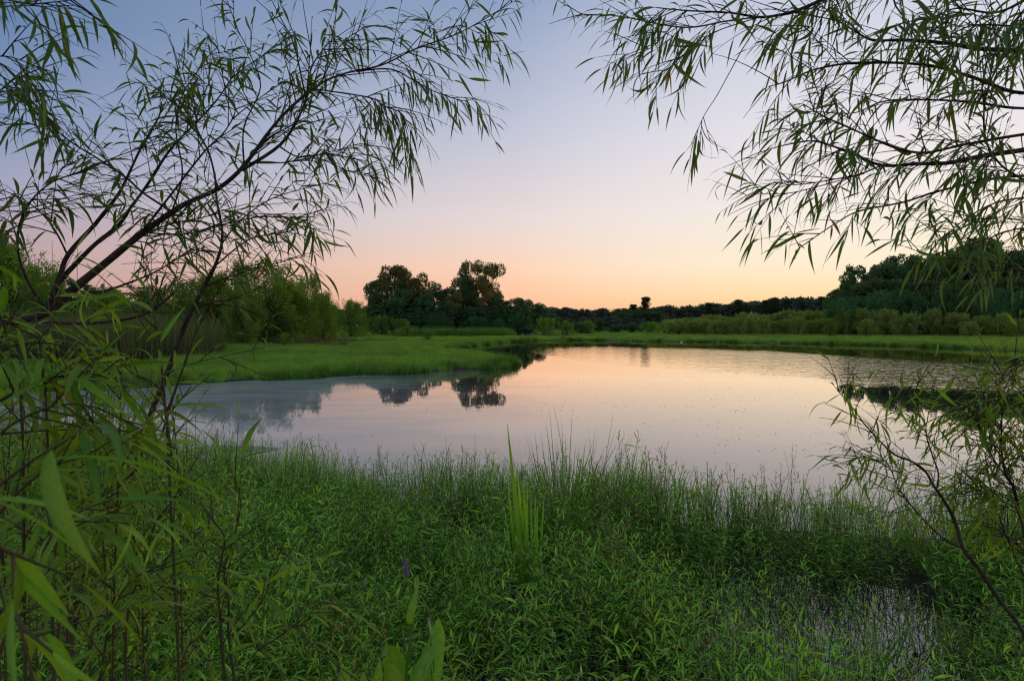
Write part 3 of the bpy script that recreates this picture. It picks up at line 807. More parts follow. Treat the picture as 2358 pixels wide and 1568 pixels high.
# right: willow bushes in rows along the far bank
for i in range(26):
    x = 1530 + i * 17 + rnd(-6, 6)
    tree('pale', 'willow_bush', 'bush', 'back row of willow bushes on the right bank', x, 733 - 19 * (i / 25) + rnd(-6, 8), 112 + rnd(-3, 4), rnd(38, 62))
for i in range(16):
    x = 1540 + i * 27 + rnd(-6, 6)
    tree('pale', 'willow_bush', 'bush', 'front row of willow bushes on the right bank', x, 742 - 8 * (i / 15) + rnd(-7, 5), 100 + rnd(-3, 3), rnd(34, 52))
for x, yt, w, d in [(1910, 734, 36, 90), (1997, 736, 40, 88), (2045, 712, 64, 92), (2095, 722, 56, 92), (2150, 714, 52, 92), (2205, 720, 74, 90), (2262, 728, 60, 88), (2310, 724, 44, 88), (2350, 736, 60, 86), (1985, 712, 50, 97), (2015, 716, 44, 98), (1945, 712, 50, 98), (2235, 742, 40, 84), (2330, 744, 36, 82)]:
    tree('pale' if w > 37 else 'low', 'willow_bush', 'bush', 'separate small willows before the dark right wood', x, yt, d, w)
# right: the tall dark wood
for kind, x, yt, w, d in [('oak', 1945, 655, 90, 128), ('oak', 1990, 592, 100, 126), ('oak', 2030, 600, 110, 122), ('oak', 2080, 600, 120, 120), ('oak', 2075, 578, 90, 130), ('oak', 2130, 590, 120, 118), ('oak', 2180, 575, 130, 124), ('oak', 2220, 585, 130, 116),
                          ('oak', 2250, 545, 150, 122), ('oak', 2300, 565, 150, 114), ('oak', 2340, 540, 160, 118), ('oak', 2400, 550, 170, 112), ('oak', 1960, 640, 80, 120), ('oak', 2010, 640, 110, 114), ('oak', 2075, 645, 120, 112), ('oak', 2140, 640, 120, 110), ('oak', 2210, 645, 130, 108), ('oak', 2280, 640, 140, 106), ('oak', 2350, 640, 150, 104), ('oak', 2440, 600, 170, 108)]:
    tree(kind, 'tree', 'tree', 'tall broad trees of the dark right wood', x, yt, d, w, v=int(RNG.integers(0, 3)))
for i in range(16):
    x = 1935 + i * 29 + rnd(-8, 8)
    tree('shade', 'understorey_bush', 'bush', 'dark bushes under the right wood', x, rnd(662, 700), 101 + rnd(-2, 4) - i * .3, rnd(80, 110))

byg = {}
for r_ in TREES: byg.setdefault(r_[1], []).append(r_)
SAY = {
    'tall trees of the wooded island': ('tall dark tree', 'of the wooded island in the middle'),
    'dark young trees below the island trees': ('pointed dark green young tree', 'below the island trees'),
    'thin crowned trees right of the island': ('thin crowned tree', 'just right of the wooded island'),
    'dark trees at the right foot of the island': ('dark round tree', 'at the right foot of the wooded island'),
    'low bushes along the middle of the far bank': ('low green bush', 'along the middle of the far bank'),
    'pines standing above the distant treeline': ('dark pine with a bare trunk', 'standing above the distant treeline'),
    'dark trees around the twin pines': ('dark tree', 'around the twin distant pines'),
    'feathery willow bushes behind the peninsula': ('feathery green willow bush', 'behind the grassy peninsula'),
    'high bushes at the left edge': ('high soft green bush', 'at the left edge above the reeds'),
    'dark trees behind the left reeds': ('dark green tree', 'behind the reed bed'),
    'small shrubs out on the peninsula': ('small shrub', 'out on the grassy peninsula'),
    'back row of willow bushes on the right bank': ('pale willow bush', 'in the back row on the right bank'),
    'front row of willow bushes on the right bank': ('pale willow bush', 'in the front row on the right bank'),
    'separate small willows before the dark right wood': ('small willow', 'before the dark right wood'),
    'tall broad trees of the dark right wood': ('tall dark broad tree', 'of the right wood'),
    'dark bushes under the right wood': ('dark bush', 'under the edge of the right wood'),
}
for gname, rows in byg.items():
    a, b = SAY[gname]
    rows.sort(key=lambda r: r[2])
    hs = sorted(r[3] for r in rows)
    for i, r in enumerate(rows):
        size = ''
        if r[3] == hs[-1]: size = 'highest '
        elif r[3] == hs[0]: size = 'lowest '
        r[0]['label'] = '%s%s, %s from the left %s' % (size, a, ordinal(i), b)

# --- far woods that read as one mass
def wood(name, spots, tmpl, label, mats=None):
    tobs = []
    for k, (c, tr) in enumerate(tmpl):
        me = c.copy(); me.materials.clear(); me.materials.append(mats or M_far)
        tobs.append(bpy.data.objects.new('t', me))
    spots = np.array(spots); n = len(spots)
    scatter(name, spots[:, :3], np.stack([np.zeros(n), np.zeros(n), rnd(0, 6.28, n)], 1), spots[:, 3], RNG.integers(0, len(tobs), n), tobs, label)
sp_ = []
prof = [(-400, 700), (100, 690), (400, 700), (700, 712), (800, 716), (1160, 708), (1260, 711), (1360, 714), (1420, 715), (1560, 709), (1650, 704), (1740, 698), (1820, 692), (1900, 687), (1960, 682), (2500, 660)]
for i in range(620):
    x = rnd(-300, 2500); d = rnd(262, 330)
    yt = np.interp(x, [q[0] for q in prof], [q[1] for q in prof]) + rnd(-7, 4) + (d - 262) * .03
    tp = P(x, yt, d); sp_.append((tp.x, tp.y, 0.1, max(4, tp.z)))
for i in range(160):
    x = rnd(1250, 2000); d = rnd(170, 240)
    tp = P(x, rnd(728, 738), d); sp_.append((tp.x, tp.y, 0.1, max(3, tp.z)))
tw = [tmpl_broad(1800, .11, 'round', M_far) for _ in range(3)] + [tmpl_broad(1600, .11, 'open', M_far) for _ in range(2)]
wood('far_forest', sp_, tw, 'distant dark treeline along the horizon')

# ------------------------------------------------------------------ foreground willows
def leaf_meshes(mat, k=10, tag='willow_leaf'):
    out = []
    for i in range(k):
        b = Bag()
        strips(b, [[0, 0, 0]], [[1, 0, 0.0]], [[0, 0, 1.]], 1.0, rnd(.085, .13), rnd(0.05, 0.85), 8, (i / (k - 1)) * .9 if i < k - 1 else 1.0, fold=.16, sag=(0, rnd(-.9, .9), -1))
        out.append(b.mesh(tag, mat))
    return out

class Willow:
    def __init__(s, name, label, cat, base, leafmat, barkmat, twigmat, group=None):
        s.e = empty(name, base, label, cat, group); s.base = np.array(base, float)
        s.lm = leafmat; s.bark = barkmat; s.twig = Bag(); s.twigmat = twigmat; s.L = []
        s.meshes = leaf_meshes(leafmat)
    def limb(s, pts, radii, name='branch', sides=10):
        p, r = smooth_line(pts, radii, 5)
        r = r * (1 + 0.05 * RNG.standard_normal(len(r)))
        b = Bag(); tube(b, p - s.base, r, sides, .5, .03)
        # knots
        o = bpy.data.objects.new(name, b.mesh(name, s.bark, True)); link(o, s.e)
        return p, r
    def leafrow(s, pts, spacing=.028, ll=(.07, .12), start=.15, droop=.5, spread=.75, drop=.15):
        pts = np.asarray(pts); seg = np.linalg.norm(np.diff(pts, axis=0), axis=1); cum = np.concatenate([[0], np.cumsum(seg)])
        tot = cum[-1]
        if tot < .03: return
        n = max(2, int(tot * (1 - start) / spacing))
        u = np.linspace(start, 1, n)
        side = 1
        for ui in u:
            side = -side
            if rnd(0, 1) < drop and ui < .97: continue
            q = ui * tot
            o = np.array([np.interp(q, cum, pts[:, c]) for c in range(3)])
            k = min(max(np.searchsorted(cum, q) - 1, 0), len(pts) - 2)
            tg = norm(pts[k + 1] - pts[k])
            sd = norm(np.cross(tg, np.array([rnd(-.5, .5), rnd(-.5, .5), 1.0])))
            d = norm(tg * rnd(.4, 1.0) + side * sd * spread * rnd(.5, 1.2) + np.array([0, 0, -1]) * droop * rnd(.3, 1.3) + RNG.normal(0, .18, 3))
            if ui > .97: d = norm(tg + RNG.normal(0, .15, 3))
            s.L.append((o, d, rnd(*ll) * (1 - .35 * max(0, ui - .8) / .2 * rnd(0, 1)), rnd(0, 1)))
    def twigline(s, start, d, length, droop=.5, r0=.0022, wander=.1, n=7):
        pts = [np.array(start, float)]; d = norm(np.array(d, float)); st = length / (n - 1)
        for k in range(n - 1):
            d = norm(d + np.array([0, 0, -1]) * droop * st * 1.4 + RNG.normal(0, wander, 3) * math.sqrt(st) * 1.5)
            pts.append(pts[-1] + d * st)
        pts = np.array(pts)
        tube(s.twig, pts - s.base, np.linspace(r0, r0 * .35, n), 4, rnd(0, 1))
        return pts
    def spray(s, pts, radii, n=10, tl=(.15, .4), u0=.15, droop=.6, up=0.0, ll=(.07, .12), spacing=.028, sub=.4, spread=.75, dep=.6, own=True, drop=.15):
        """pts: a branch centre line; leafy twigs leave it on all sides"""
        pts = np.asarray(pts); seg = np.linalg.norm(np.diff(pts, axis=0), axis=1); cum = np.concatenate([[0], np.cumsum(seg)]); tot = cum[-1]
        for k in range(n):
            u = u0 + (1 - u0) * (k + rnd(0, 1)) / n
            q = u * tot; o = np.array([np.interp(q, cum, pts[:, c]) for c in range(3)])
            i = min(max(np.searchsorted(cum, q) - 1, 0), len(pts) - 2)
            tg = norm(pts[i + 1] - pts[i])
            rd = RNG.normal(0, 1, 3) * [1, dep, 1]; rd -= tg * rd.dot(tg); rd = norm(rd)
            d = tg * rnd(.5, 1.1) + rd * rnd(.4, .95) + np.array([0, 0, up])
            L = rnd(*tl)
            tp = s.twigline(o, d, L, droop, r0=min(.003, .0012 + .004 * L))
            if rnd(0, 1) < .14: continue
            m_ = rnd(.7, 1.2); l2 = (ll[0] * m_, ll[1] * m_)
            s.leafrow(tp, spacing * rnd(.75, 1.4), l2, .12, droop * rnd(.4, 1.5), spread, drop)
            if rnd(0, 1) < sub:
                j = RNG.integers(1, 4)
                t2 = s.twigline(tp[j], (tp[j + 1] - tp[j]) / st_(tp[j + 1] - tp[j]) + RNG.normal(0, .5, 3), L * rnd(.4, .75), droop, .0014)
                s.leafrow(t2, spacing, ll, .1, droop, spread, drop)
        if own: s.leafrow(pts[int(len(pts) * .55):], spacing * 1.3, ll, .0, droop, spread, .3)
    def trace(s, px, d0, d1, r0, r1, limb=True, **k):
        """branch traced over picture points, from depth d0 to d1, radii in metres"""
        n = len(px)
        pts = [np.array(P(x, y, d0 + (d1 - d0) * i / (n - 1) + (rnd(-.03, .03) if 0 < i < n - 1 else 0))) for i, (x, y) in enumerate(px)]
        rr = np.linspace(r0, r1, n)
        if limb: p, _ = s.limb(pts, rr, 'branch', 7)
        else:
            p, r2 = smooth_line(pts, rr, 4); tube(s.twig, p - s.base, r2, 5, .5, .04)
        if k.get('n', 1) > 0: s.spray(p, None, **k)
        return p
    def finish(s, keep=300, fine=.5):
        if s.twig.n:
            o = bpy.data.objects.new('twigs', s.twig.mesh('twigs', s.twigmat)); link(o, s.e); o['kind'] = 'stuff'
        camp = np.array([0, 0, CAM_H])
        def key(l):
            o = l[0] + l[1] * l[2] * .5; q = o - camp
            vis = abs(q[0]) < .93 * q[1] and abs(q[2] + .03 * q[1]) < .62 * q[1] and q[1] > .1
            return -(l[2] / max(.1, np.linalg.norm(q))) if vis else 1.0
        s.L.sort(key=key)
        for (o, d, L, tt) in s.L[:keep]:
            mi = int(tt * 9.08) if tt < .988 else 9
            me = s.meshes[min(mi, 9)]
            nrm_ = norm(np.array([0, 0, 1.0]) + RNG.normal(0, .45, 3)); sd = norm(np.cross(nrm_, d)); nn = np.cross(d, sd)
            ob = bpy.data.objects.new('leaf', me)
            M = Matrix(((d[0], sd[0], nn[0], 0), (d[1], sd[1], nn[1], 0), (d[2], sd[2], nn[2], 0), (0, 0, 0, 1)))
            ob.matrix_world = Matrix.Translation(Vector(o - s.base)) @ M @ Matrix.Diagonal((L, L, L, 1))
            COL.objects.link(ob); ob.parent = s.e
        rest = s.L[keep:]
        if rest:
            O = np.array([l[0] for l in rest]) - s.base; D = np.array([l[1] for l in rest]); L = np.array([l[2] for l in rest])
            T = np.array([l[3] for l in rest]); T = np.where(T > .988, 1, T * .9)
            n = len(rest)
            b = Bag()
            strips(b, O, D, np.array([0, 0, 1.]) + RNG.normal(0, .45, (n, 3)), L, L * rnd(.085, .125, n), rnd(.05, .6, n), 5, T, fold=.16)
            o = bpy.data.objects.new('foliage', b.mesh('foliage', s.lm)); link(o, s.e); o['kind'] = 'stuff'
        return len(s.L)
def st_(v): return np.linalg.norm(v) + 1e-9

def pr(px, d): return px * d / F
# ---- A: big willow leaning in from the left
wa = Willow('willow_tree', 'large willow leaning in from the left, its long dark limb rising over the pond', 'willow tree', (-2.35, 1.75, 0.1), M_willow, M_bark, M_twig)
root = [(-2.35, 1.75, 0.05), (-2.38, 1.78, .8), (-2.25, 1.8, 1.5), np.array(P(-230, 800, 1.85)), np.array(P(-100, 745, 1.85)), np.array(P(30, 738, 1.85))]
wa.limb([np.array(q, float) for q in root], [.07, .055, .036, .026, .019, .0175], 'trunk', 12)
main = [(30, 738, 18), (105, 718, 17), (170, 665, 14), (250, 600, 11), (330, 535, 10), (395, 490, 9), (430, 468, 8), (500, 436, 7), (550, 395, 6.5), (590, 345, 6), (632, 288, 5), (680, 238, 4.4), (740, 192, 3.6), (800, 168, 3), (880, 150, 2.6), (960, 112, 2.2), (1050, 80, 1.8), (1120, 42, 1.4), (1180, 5, 1)]
nm = len(main)
mp3 = [np.array(P(x, y, 1.85 + .35 * i / nm)) for i, (x, y, r) in enumerate(main)]
pmain, _ = wa.limb(mp3, [pr(r * .68, 1.85 + .35 * i / nm) for i, (x, y, r) in enumerate(main)], 'branch', 10)
nmn = len(pmain)
wa.spray(pmain[int(nmn * .42):int(nmn * .72)], None, n=16, tl=(.18, .36), droop=.5, up=.25, ll=(.055, .105), own=False)
wa.spray(pmain[int(nmn * .70):], None, n=22, tl=(.12, .32), droop=.9, up=-.1, ll=(.055, .105))
TA = [
    # px list, d0, d1, r0, r1, kwargs
    ([(105, 715), (135, 645), (156, 588), (219, 516), (262, 462), (285, 425), (323, 344), (365, 271), (372, 235)], 1.86, 2.0, .009, .002, dict(n=11, tl=(.1, .22), u0=.42, up=.0)),
    ([(130, 655), (208, 573), (271, 521), (300, 480), (340, 425), (392, 345), (450, 285), (500, 230), (540, 170)], 1.88, 2.15, .008, .002, dict(n=18, tl=(.14, .32), u0=.38)),
    ([(557, 392), (646, 333), (693, 260), (708, 208), (720, 150), (760, 95)], 1.98, 2.1, .006, .0015, dict(n=16, tl=(.12, .3), u0=.3, up=.1)),
    ([(703, 222), (677, 104), (646, 42), (615, -20)], 2.05, 2.1, .003, .001, dict(n=4, tl=(.1, .2), u0=.3)),
    ([(562, 380), (562, 292), (600, 200), (573, 120), (541, 52), (539, -10)], 2.0, 2.05, .003, .001, dict(n=7, tl=(.1, .22), u0=.25)),
    ([(720, 205), (850, 225), (885, 245), (925, 262), (945, 300)], 2.05, 2.15, .003, .001, dict(n=14, tl=(.1, .26), u0=.3, droop=1.4)),
    ([(820, 165), (900, 160), (960, 190), (1010, 215), (1065, 232), (1095, 225)], 2.1, 2.2, .003, .001, dict(n=10, tl=(.08, .2), u0=.2, droop=1.2)),
    ([(573, 375), (651, 375), (729, 365), (807, 396), (875, 411)], 1.98, 2.1, .003, .001, dict(n=10, tl=(.08, .22), u0=.2, droop=.9)),
    ([(640, 335), (690, 362), (760, 350), (830, 330)], 1.98, 2.1, .003, .001, dict(n=10, tl=(.08, .24), u0=.2, droop=.9)),
    ([(330, 530), (400, 440), (470, 350), (520, 300), (540, 240), (470, 190), (400, 150)], 1.9, 2.1, .004, .001, dict(n=14, tl=(.12, .28), u0=.3)),
    ([(500, 436), (480, 350), (430, 270), (360, 205), (310, 190)], 1.93, 2.05, .004, .001, dict(n=12, tl=(.08, .18), u0=.3)),
    ([(395, 490), (420, 400), (405, 300), (420, 220), (480, 130), (500, 100), (440, 50)], 1.92, 2.0, .003, .0008, dict(n=5, tl=(.06, .12), u0=.4)),
    ([(250, 600), (300, 560), (380, 520), (470, 500), (560, 480)], 1.87, 1.95, .004, .001, dict(n=12, tl=(.12, .28), u0=.2, droop=.6)),
    ([(183, 670), (233, 672), (292, 653), (354, 628), (410, 595), (470, 555)], 1.86, 1.9, .005, .0015, dict(n=9, tl=(.12, .25), u0=.3)),
    ([(330, 535), (420, 540), (500, 520), (600, 500), (690, 505), (720, 520)], 1.9, 2.0, .003, .001, dict(n=11, tl=(.1, .24), u0=.2, droop=.9)),
    ([(960, 112), (990, 90), (1000, 60), (985, 40)], 2.15, 2.2, .0015, .0008, dict(n=4, tl=(.06, .14), u0=.1)),
    ([(740, 192), (780, 110), (830, 70), (870, 60)], 2.1, 2.2, .0025, .0008, dict(n=8, tl=(.08, .2), u0=.15)),
    ([(1050, 80), (1090, 100), (1130, 120), (1165, 130)], 2.2, 2.22, .0012, .0007, dict(n=5, tl=(.05, .12), u0=.1)),
    ([(70, 738), (150, 744), (240, 742), (320, 728), (370, 700), (405, 670)], 1.86, 1.8, .0055, .003, dict(n=3, tl=(.1, .2), u0=.6)),
    # long canes reaching back to the upper left
    ([(100, 705), (60, 640), (40, 560), (60, 480), (120, 420), (200, 395)], 1.86, 1.7, .005, .0015, dict(n=12, tl=(.14, .3), u0=.35)),
    ([(395, 487), (330, 445), (292, 411), (224, 365), (172, 333), (125, 297), (60, 240), (21, 205)], 1.92, 1.6, .004, .0015, dict(n=12, tl=(.06, .17), u0=.2, droop=.7)),
    ([(156, 588), (120, 520), (70, 470), (10, 440), (-40, 430)], 1.9, 1.7, .003, .001, dict(n=10, tl=(.12, .26), u0=.2, droop=1.0)),
    ([(21, 205), (50, 225), (90, 250), (120, 280)], 1.6, 1.6, .002, .001, dict(n=6, tl=(.06, .14), u0=.1, droop=.9)),
    ([(-40, 150), (0, 130), (50, 140), (90, 160)], 1.4, 1.4, .002, .001, dict(n=7, tl=(.08, .18), u0=.1, droop=.9)),
    ([(-60, 40), (0, 0), (60, 10), (130, 5), (200, -5)], 1.3, 1.3, .002, .001, dict(n=12, tl=(.06, .16), u0=.1, droop=1.5)),
    ([(-40, 250), (10, 200), (40, 180), (60, 190)], 1.5, 1.5, .002, .001, dict(n=8, tl=(.1, .2), u0=.1, droop=.8)),
]
for px, d0, d1, r0, r1, kw in TA:
    kw['n'] = int(kw['n'] * 1.35); kw = dict(dict(droop=.4, ll=(.055, .105), sub=.75, spread=.65, drop=.15, spacing=.025), **kw)
    wa.trace(px, d0, d1, r0, r1, limb=r0 >= .003, **kw)
print('willow A leaves', wa.finish())

# ---- B: slender upright stem
bb = P(120, 1640, 1.9)
wb = Willow('willow_tree', 'slender upright willow stem at the lower left, bare below and leafy above', 'willow tree', (bb.x, bb.y, 0.1), M_willow, M_bark, M_twig)
st = [(120, 1700, 17), (150, 1568, 16), (165, 1450, 14), (200, 1300, 12), (255, 1200, 11.5), (290, 1130, 10.5), (320, 1050, 10), (345, 960, 9.5), (385, 860, 8.5), (430, 740, 7.5), (470, 660, 6.5), (500, 600, 5.5), (512, 540, 4.6), (499, 460, 3.5), (495, 400, 2.5)]
sp3 = [np.array((bb.x - .02, bb.y, 0.02))] + [np.array(P(x, y, 1.9 + .012 * i)) for i, (x, y, r) in enumerate(st)]
pst, _ = wb.limb(sp3, [.018] + [pr(r * .72, 1.9) for _, _, r in st], 'trunk', 10)
for px, d0, d1, r0, r1, kw in [
    ([(512, 560), (552, 510), (625, 458), (729, 427), (771, 417)], 2.05, 2.1, .003, .001, dict(n=12, tl=(.1, .24))),
    ([(500, 609), (573, 552), (651, 536), (703, 521), (729, 500)], 2.05, 2.1, .003, .001, dict(n=10, tl=(.08, .2))),
    ([(470, 662), (520, 640), (600, 615), (660, 600), (700, 590)], 2.03, 2.1, .003, .001, dict(n=9, tl=(.08, .2), droop=.8)),
    ([(480, 645), (440, 600), (420, 540), (390, 500), (350, 500)], 2.03, 1.95, .003, .001, dict(n=11, tl=(.1, .24))),
    ([(497, 470), (470, 400), (480, 330), (470, 270)], 2.08, 2.1, .002, .001, dict(n=8, tl=(.1, .2))),
    ([(455, 700), (540, 705), (610, 730), (670, 742), (715, 725), (725, 690)], 2.02, 2.1, .0028, .001, dict(n=0)),
    ([(370, 1010), (410, 880), (450, 770), (490, 690), (540, 620), (580, 580)], 1.98, 2.1, .004, .001, dict(n=10, tl=(.12, .26), u0=.5)),
    ([(430, 745), (370, 690), (340, 650), (330, 600)], 2.0, 1.95, .002, .001, dict(n=6, tl=(.12, .22))),
    ([(385, 860), (450, 835), (540, 815), (610, 800)], 2.0, 2.1, .002, .0008, dict(n=3, tl=(.1, .2), u0=.2)),
]:
    kw = dict(dict(droop=.6, ll=(.055, .105), sub=.7, u0=.15, drop=.15, spacing=.025), **kw)
    wb.trace(px, d0, d1, r0, r1, limb=r0 >= .003, **kw)
print('willow B leaves', wb.finish(260))

# ---- C: willow overhanging from the right
wc = Willow('willow_tree', 'willow overhanging from the right, drooping sprays of long leaves against bright sky', 'willow tree', (2.75, 2.2, 0.1), M_willow, M_bark, M_twig)
R0 = np.array(P(2480, 330, 2.0))
tr = [np.array((2.75, 2.2, 0.02)), np.array((2.8, 2.2, 1.0)), np.array((2.7, 2.15, 1.9)), np.array(P(2600, 520, 2.05)), R0, np.array(P(2460, 150, 2.0)), np.array(P(2440, -40, 2.0)), np.array(P(2400, -260, 1.95))]
wc.limb(tr, [.09, .075, .06, .05, .042, .034, .026, .014], 'trunk', 12)
TC = [
    ([(2460, 150), (2358, 120), (2256, 113), (2180, 100), (2080, 93), (2010, 93), (1965, 70), (1915, 40)], 2.0, 1.9, .009, .002, dict(n=22, tl=(.14, .32), u0=.15)),
    ([(2440, -60), (2200, -60), (2000, -45), (1895, 0), (1830, 27), (1779, 38), (1744, 40), (1679, 30), (1579, 25), (1509, 18)], 2.0, 1.9, .009, .0015, dict(n=26, tl=(.10, .26), u0=.35, droop=1.0)),
    ([(1744, 40), (1669, 50), (1599, 63), (1539, 60), (1450, 42), (1395, 35), (1345, 34), (1318, 20)], 1.92, 1.85, .003, .0012, dict(n=18, tl=(.05, .14), u0=.12, droop=1.3)),
    ([(1754, 45), (1709, 115), (1654, 215), (1624, 262), (1606, 300), (1592, 330)], 1.92, 1.9, .0018, .0009, dict(n=4, tl=(.06, .12), u0=.72, droop=1.8, own=False)),
    ([(1749, 40), (1644, 75), (1604, 110), (1554, 145), (1509, 190)], 1.92, 1.85, .0022, .001, dict(n=10, tl=(.08, .2), u0=.2, droop=1.6)),
    ([(1579, 25), (1540, 70), (1500, 110), (1450, 130), (1420, 150)], 1.9, 1.85, .002, .001, dict(n=8, tl=(.08, .2), u0=.1, droop=1.5)),
    ([(2460, 170), (2358, 215), (2230, 175), (2130, 150), (1980, 145), (1880, 160), (1805, 190), (1770, 200)], 2.0, 1.85, .007, .0015, dict(n=22, tl=(.12, .3), u0=.2, droop=1.0)),
    ([(2480, 330), (2358, 346), (2256, 361), (2180, 376), (2105, 378), (2030, 381), (1955, 351), (1880, 326), (1830, 330)], 2.0, 1.85, .010, .002, dict(n=26, tl=(.12, .3), u0=.22, droop=.9)),
    ([(2030, 381), (1980, 401), (1905, 416), (1830, 426), (1780, 418)], 1.9, 1.85, .003, .001, dict(n=12, tl=(.1, .26), u0=.1, droop=1.2)),
    ([(2470, 300), (2358, 310), (2228, 332), (2130, 352), (2060, 340), (1990, 310), (1900, 270), (1850, 240)], 2.0, 1.8, .006, .0015, dict(n=20, tl=(.12, .28), u0=.2, droop=1.0)),
    ([(2480, 400), (2300, 410), (2160, 441), (2080, 466), (1980, 486), (1930, 511), (1855, 561), (1835, 575)], 2.0, 1.9, .005, .001, dict(n=10, tl=(.08, .2), u0=.45, droop=1.0)),
    ([(1990, 400), (1860, 436), (1804, 446), (1735, 446)], 1.9, 1.85, .002, .001, dict(n=9, tl=(.08, .22), u0=.15, droop=1.4)),
    ([(2358, 415), (2306, 381), (2271, 326), (2266, 250), (2276, 200), (2290, 130), (2300, 60)], 2.0, 1.95, .004, .0015, dict(n=14, tl=(.12, .26), u0=.1, droop=.9)),
    ([(2470, 230), (2358, 250), (2230, 235), (2105, 230), (2030, 235), (1970, 260), (1905, 260)], 2.0, 1.9, .005, .0012, dict(n=16, tl=(.1, .26), u0=.25, droop=1.1)),
    ([(2440, -60), (2360, 0), (2290, 30), (2200, 20), (2140, 50)], 1.9, 1.75, .006, .0015, dict(n=20, tl=(.12, .28), u0=.1, droop=1.0)),
    ([(2450, 40), (2380, 70), (2320, 60), (2240, 60), (2190, 80)], 1.9, 1.75, .004, .0015, dict(n=16, tl=(.12, .28), u0=.1, droop=1.0)),
    ([(2080, -60), (2058, 0), (2090, 50), (2130, 95)], 1.9, 1.98, .003, .002, dict(n=6, tl=(.1, .24), u0=.1, droop=1.0)),
    ([(1960, -60), (1930, -10), (1880, 50), (1830, 90)], 1.9, 1.9, .002, .001, dict(n=10, tl=(.1, .24), u0=.1, droop=1.3)),
    ([(2500, 430), (2400, 450), (2300, 465), (2230, 500), (2180, 540), (2140, 560)], 2.0, 1.8, .004, .001, dict(n=18, tl=(.1, .26), u0=.15, droop=.8)),
    ([(2500, 500), (2400, 520), (2330, 530), (2260, 555), (2200, 570)], 2.0, 1.8, .004, .001, dict(n=14, tl=(.1, .24), u0=.15, droop=.8)),
    ([(2520, 610), (2358, 607), (2304, 606), (2242, 597), (2179, 593), (2127, 583), (2084, 568)], 1.9, 1.7, .003, .001, dict(n=12, tl=(.06, .16), u0=.25, droop=1.4)),
    ([(2520, 640), (2400, 630), (2340, 620), (2280, 625), (2230, 630)], 1.8, 1.7, .002, .001, dict(n=8, tl=(.06, .14), u0=.2, droop=1.7, ll=(.05, .09))),
    ([(2520, 380), (2420, 380), (2340, 390), (2240, 420)], 2.0, 1.9, .003, .001, dict(n=12, tl=(.12, .26), u0=.1, droop=1.0)),
]
for px, d0, d1, r0, r1, kw in TC:
    kw['n'] = int(kw['n'] * 1.15); kw['droop'] = kw.get('droop', .8) * .75; kw = dict(dict(ll=(.055, .11), sub=.85, spread=.55, drop=.2, spacing=.026), **kw)
    wc.trace(px, d0, d1, r0, r1, limb=r0 >= .0035, **kw)
print('willow C leaves', wc.finish())

# ---- D: willow shrub low on the right
dbase = P(2420, 1560, 2.1)
wd = Willow('willow_shrub', 'willow shrub at the right with dark forked stems arching left over the water', 'shrub', (dbase.x, dbase.y, 0.05), M_near, M_bark, M_twig)
s1 = [(2430, 1640), (2358, 1460), (2300, 1380), (2252, 1306), (2218, 1263), (2199, 1200), (2174, 1153), (2149, 1116), (2130, 1084), (2099, 1062), (2061, 1047), (2030, 1019), (1992, 978), (1967, 943), (1945, 918), (1922, 890)]
wd.trace(s1, 2.15, 2.1, .008, .0012, n=20, tl=(.08, .2), u0=.52, droop=1.5, ll=(.055, .095), sub=.5)
for px, r0, kw in [
    ([(2218, 1263), (2180, 1244), (2149, 1219), (2111, 1178), (2086, 1147), (2067, 1119), (2045, 1070), (2010, 1050), (1960, 1060)], .004, dict(n=14, tl=(.08, .22), u0=.4)),
    ([(2158, 1122), (2161, 1091), (2149, 1053), (2136, 1015), (2129, 978), (2118, 950), (2111, 925), (2110, 896), (2118, 871)], .003, dict(n=14, tl=(.08, .2), u0=.3, droop=1.2)),
    ([(2430, 1500), (2380, 1320), (2358, 1222), (2346, 1175), (2334, 1122), (2315, 1088), (2306, 1034), (2306, 990), (2306, 940), (2299, 909), (2312, 862), (2337, 834)], .007, dict(n=30, tl=(.10, .26), u0=.35)),
    ([(2334, 1122), (2290, 1060), (2260, 1000), (2240, 950), (2215, 930)], .003, dict(n=14, tl=(.1, .22), u0=.15)),
    ([(2360, 1180), (2390, 1050), (2370, 960), (2350, 900)], .004, dict(n=16, tl=(.1, .24), u0=.15)),
    ([(2346, 1175), (2300, 1150), (2250, 1130), (2200, 1140)], .002, dict(n=10, tl=(.08, .2), u0=.15)),
    ([(2174, 1153), (2220, 1110), (2260, 1090), (2290, 1100)], .002, dict(n=7, tl=(.08, .2), u0=.15)),
    ([(2380, 1320), (2350, 1260), (2300, 1220), (2260, 1200)], .003, dict(n=12, tl=(.08, .22), u0=.15)),
    ([(2460, 1300), (2400, 1150), (2340, 1030), (2270, 960), (2210, 960)], .003, dict(n=14, tl=(.1, .24), u0=.2)),
    ([(2460, 1200), (2400, 1050), (2370, 930), (2330, 870), (2270, 860)], .003, dict(n=14, tl=(.1, .22), u0=.2)),
    ([(2420, 1460), (2320, 1240), (2290, 1150), (2270, 1060), (2280, 1000)], .003, dict(n=10, tl=(.08, .2), u0=.4)),
]:
    kw['n'] = int(kw['n'] * 1.9); kw = dict(dict(droop=.8, ll=(.05, .095), sub=.6), **kw)
    wd.trace(px, 2.12, 2.08 + rnd(-.15, .15), r0, .001, limb=r0 >= .003, **kw)
print('shrub D leaves', wd.finish())

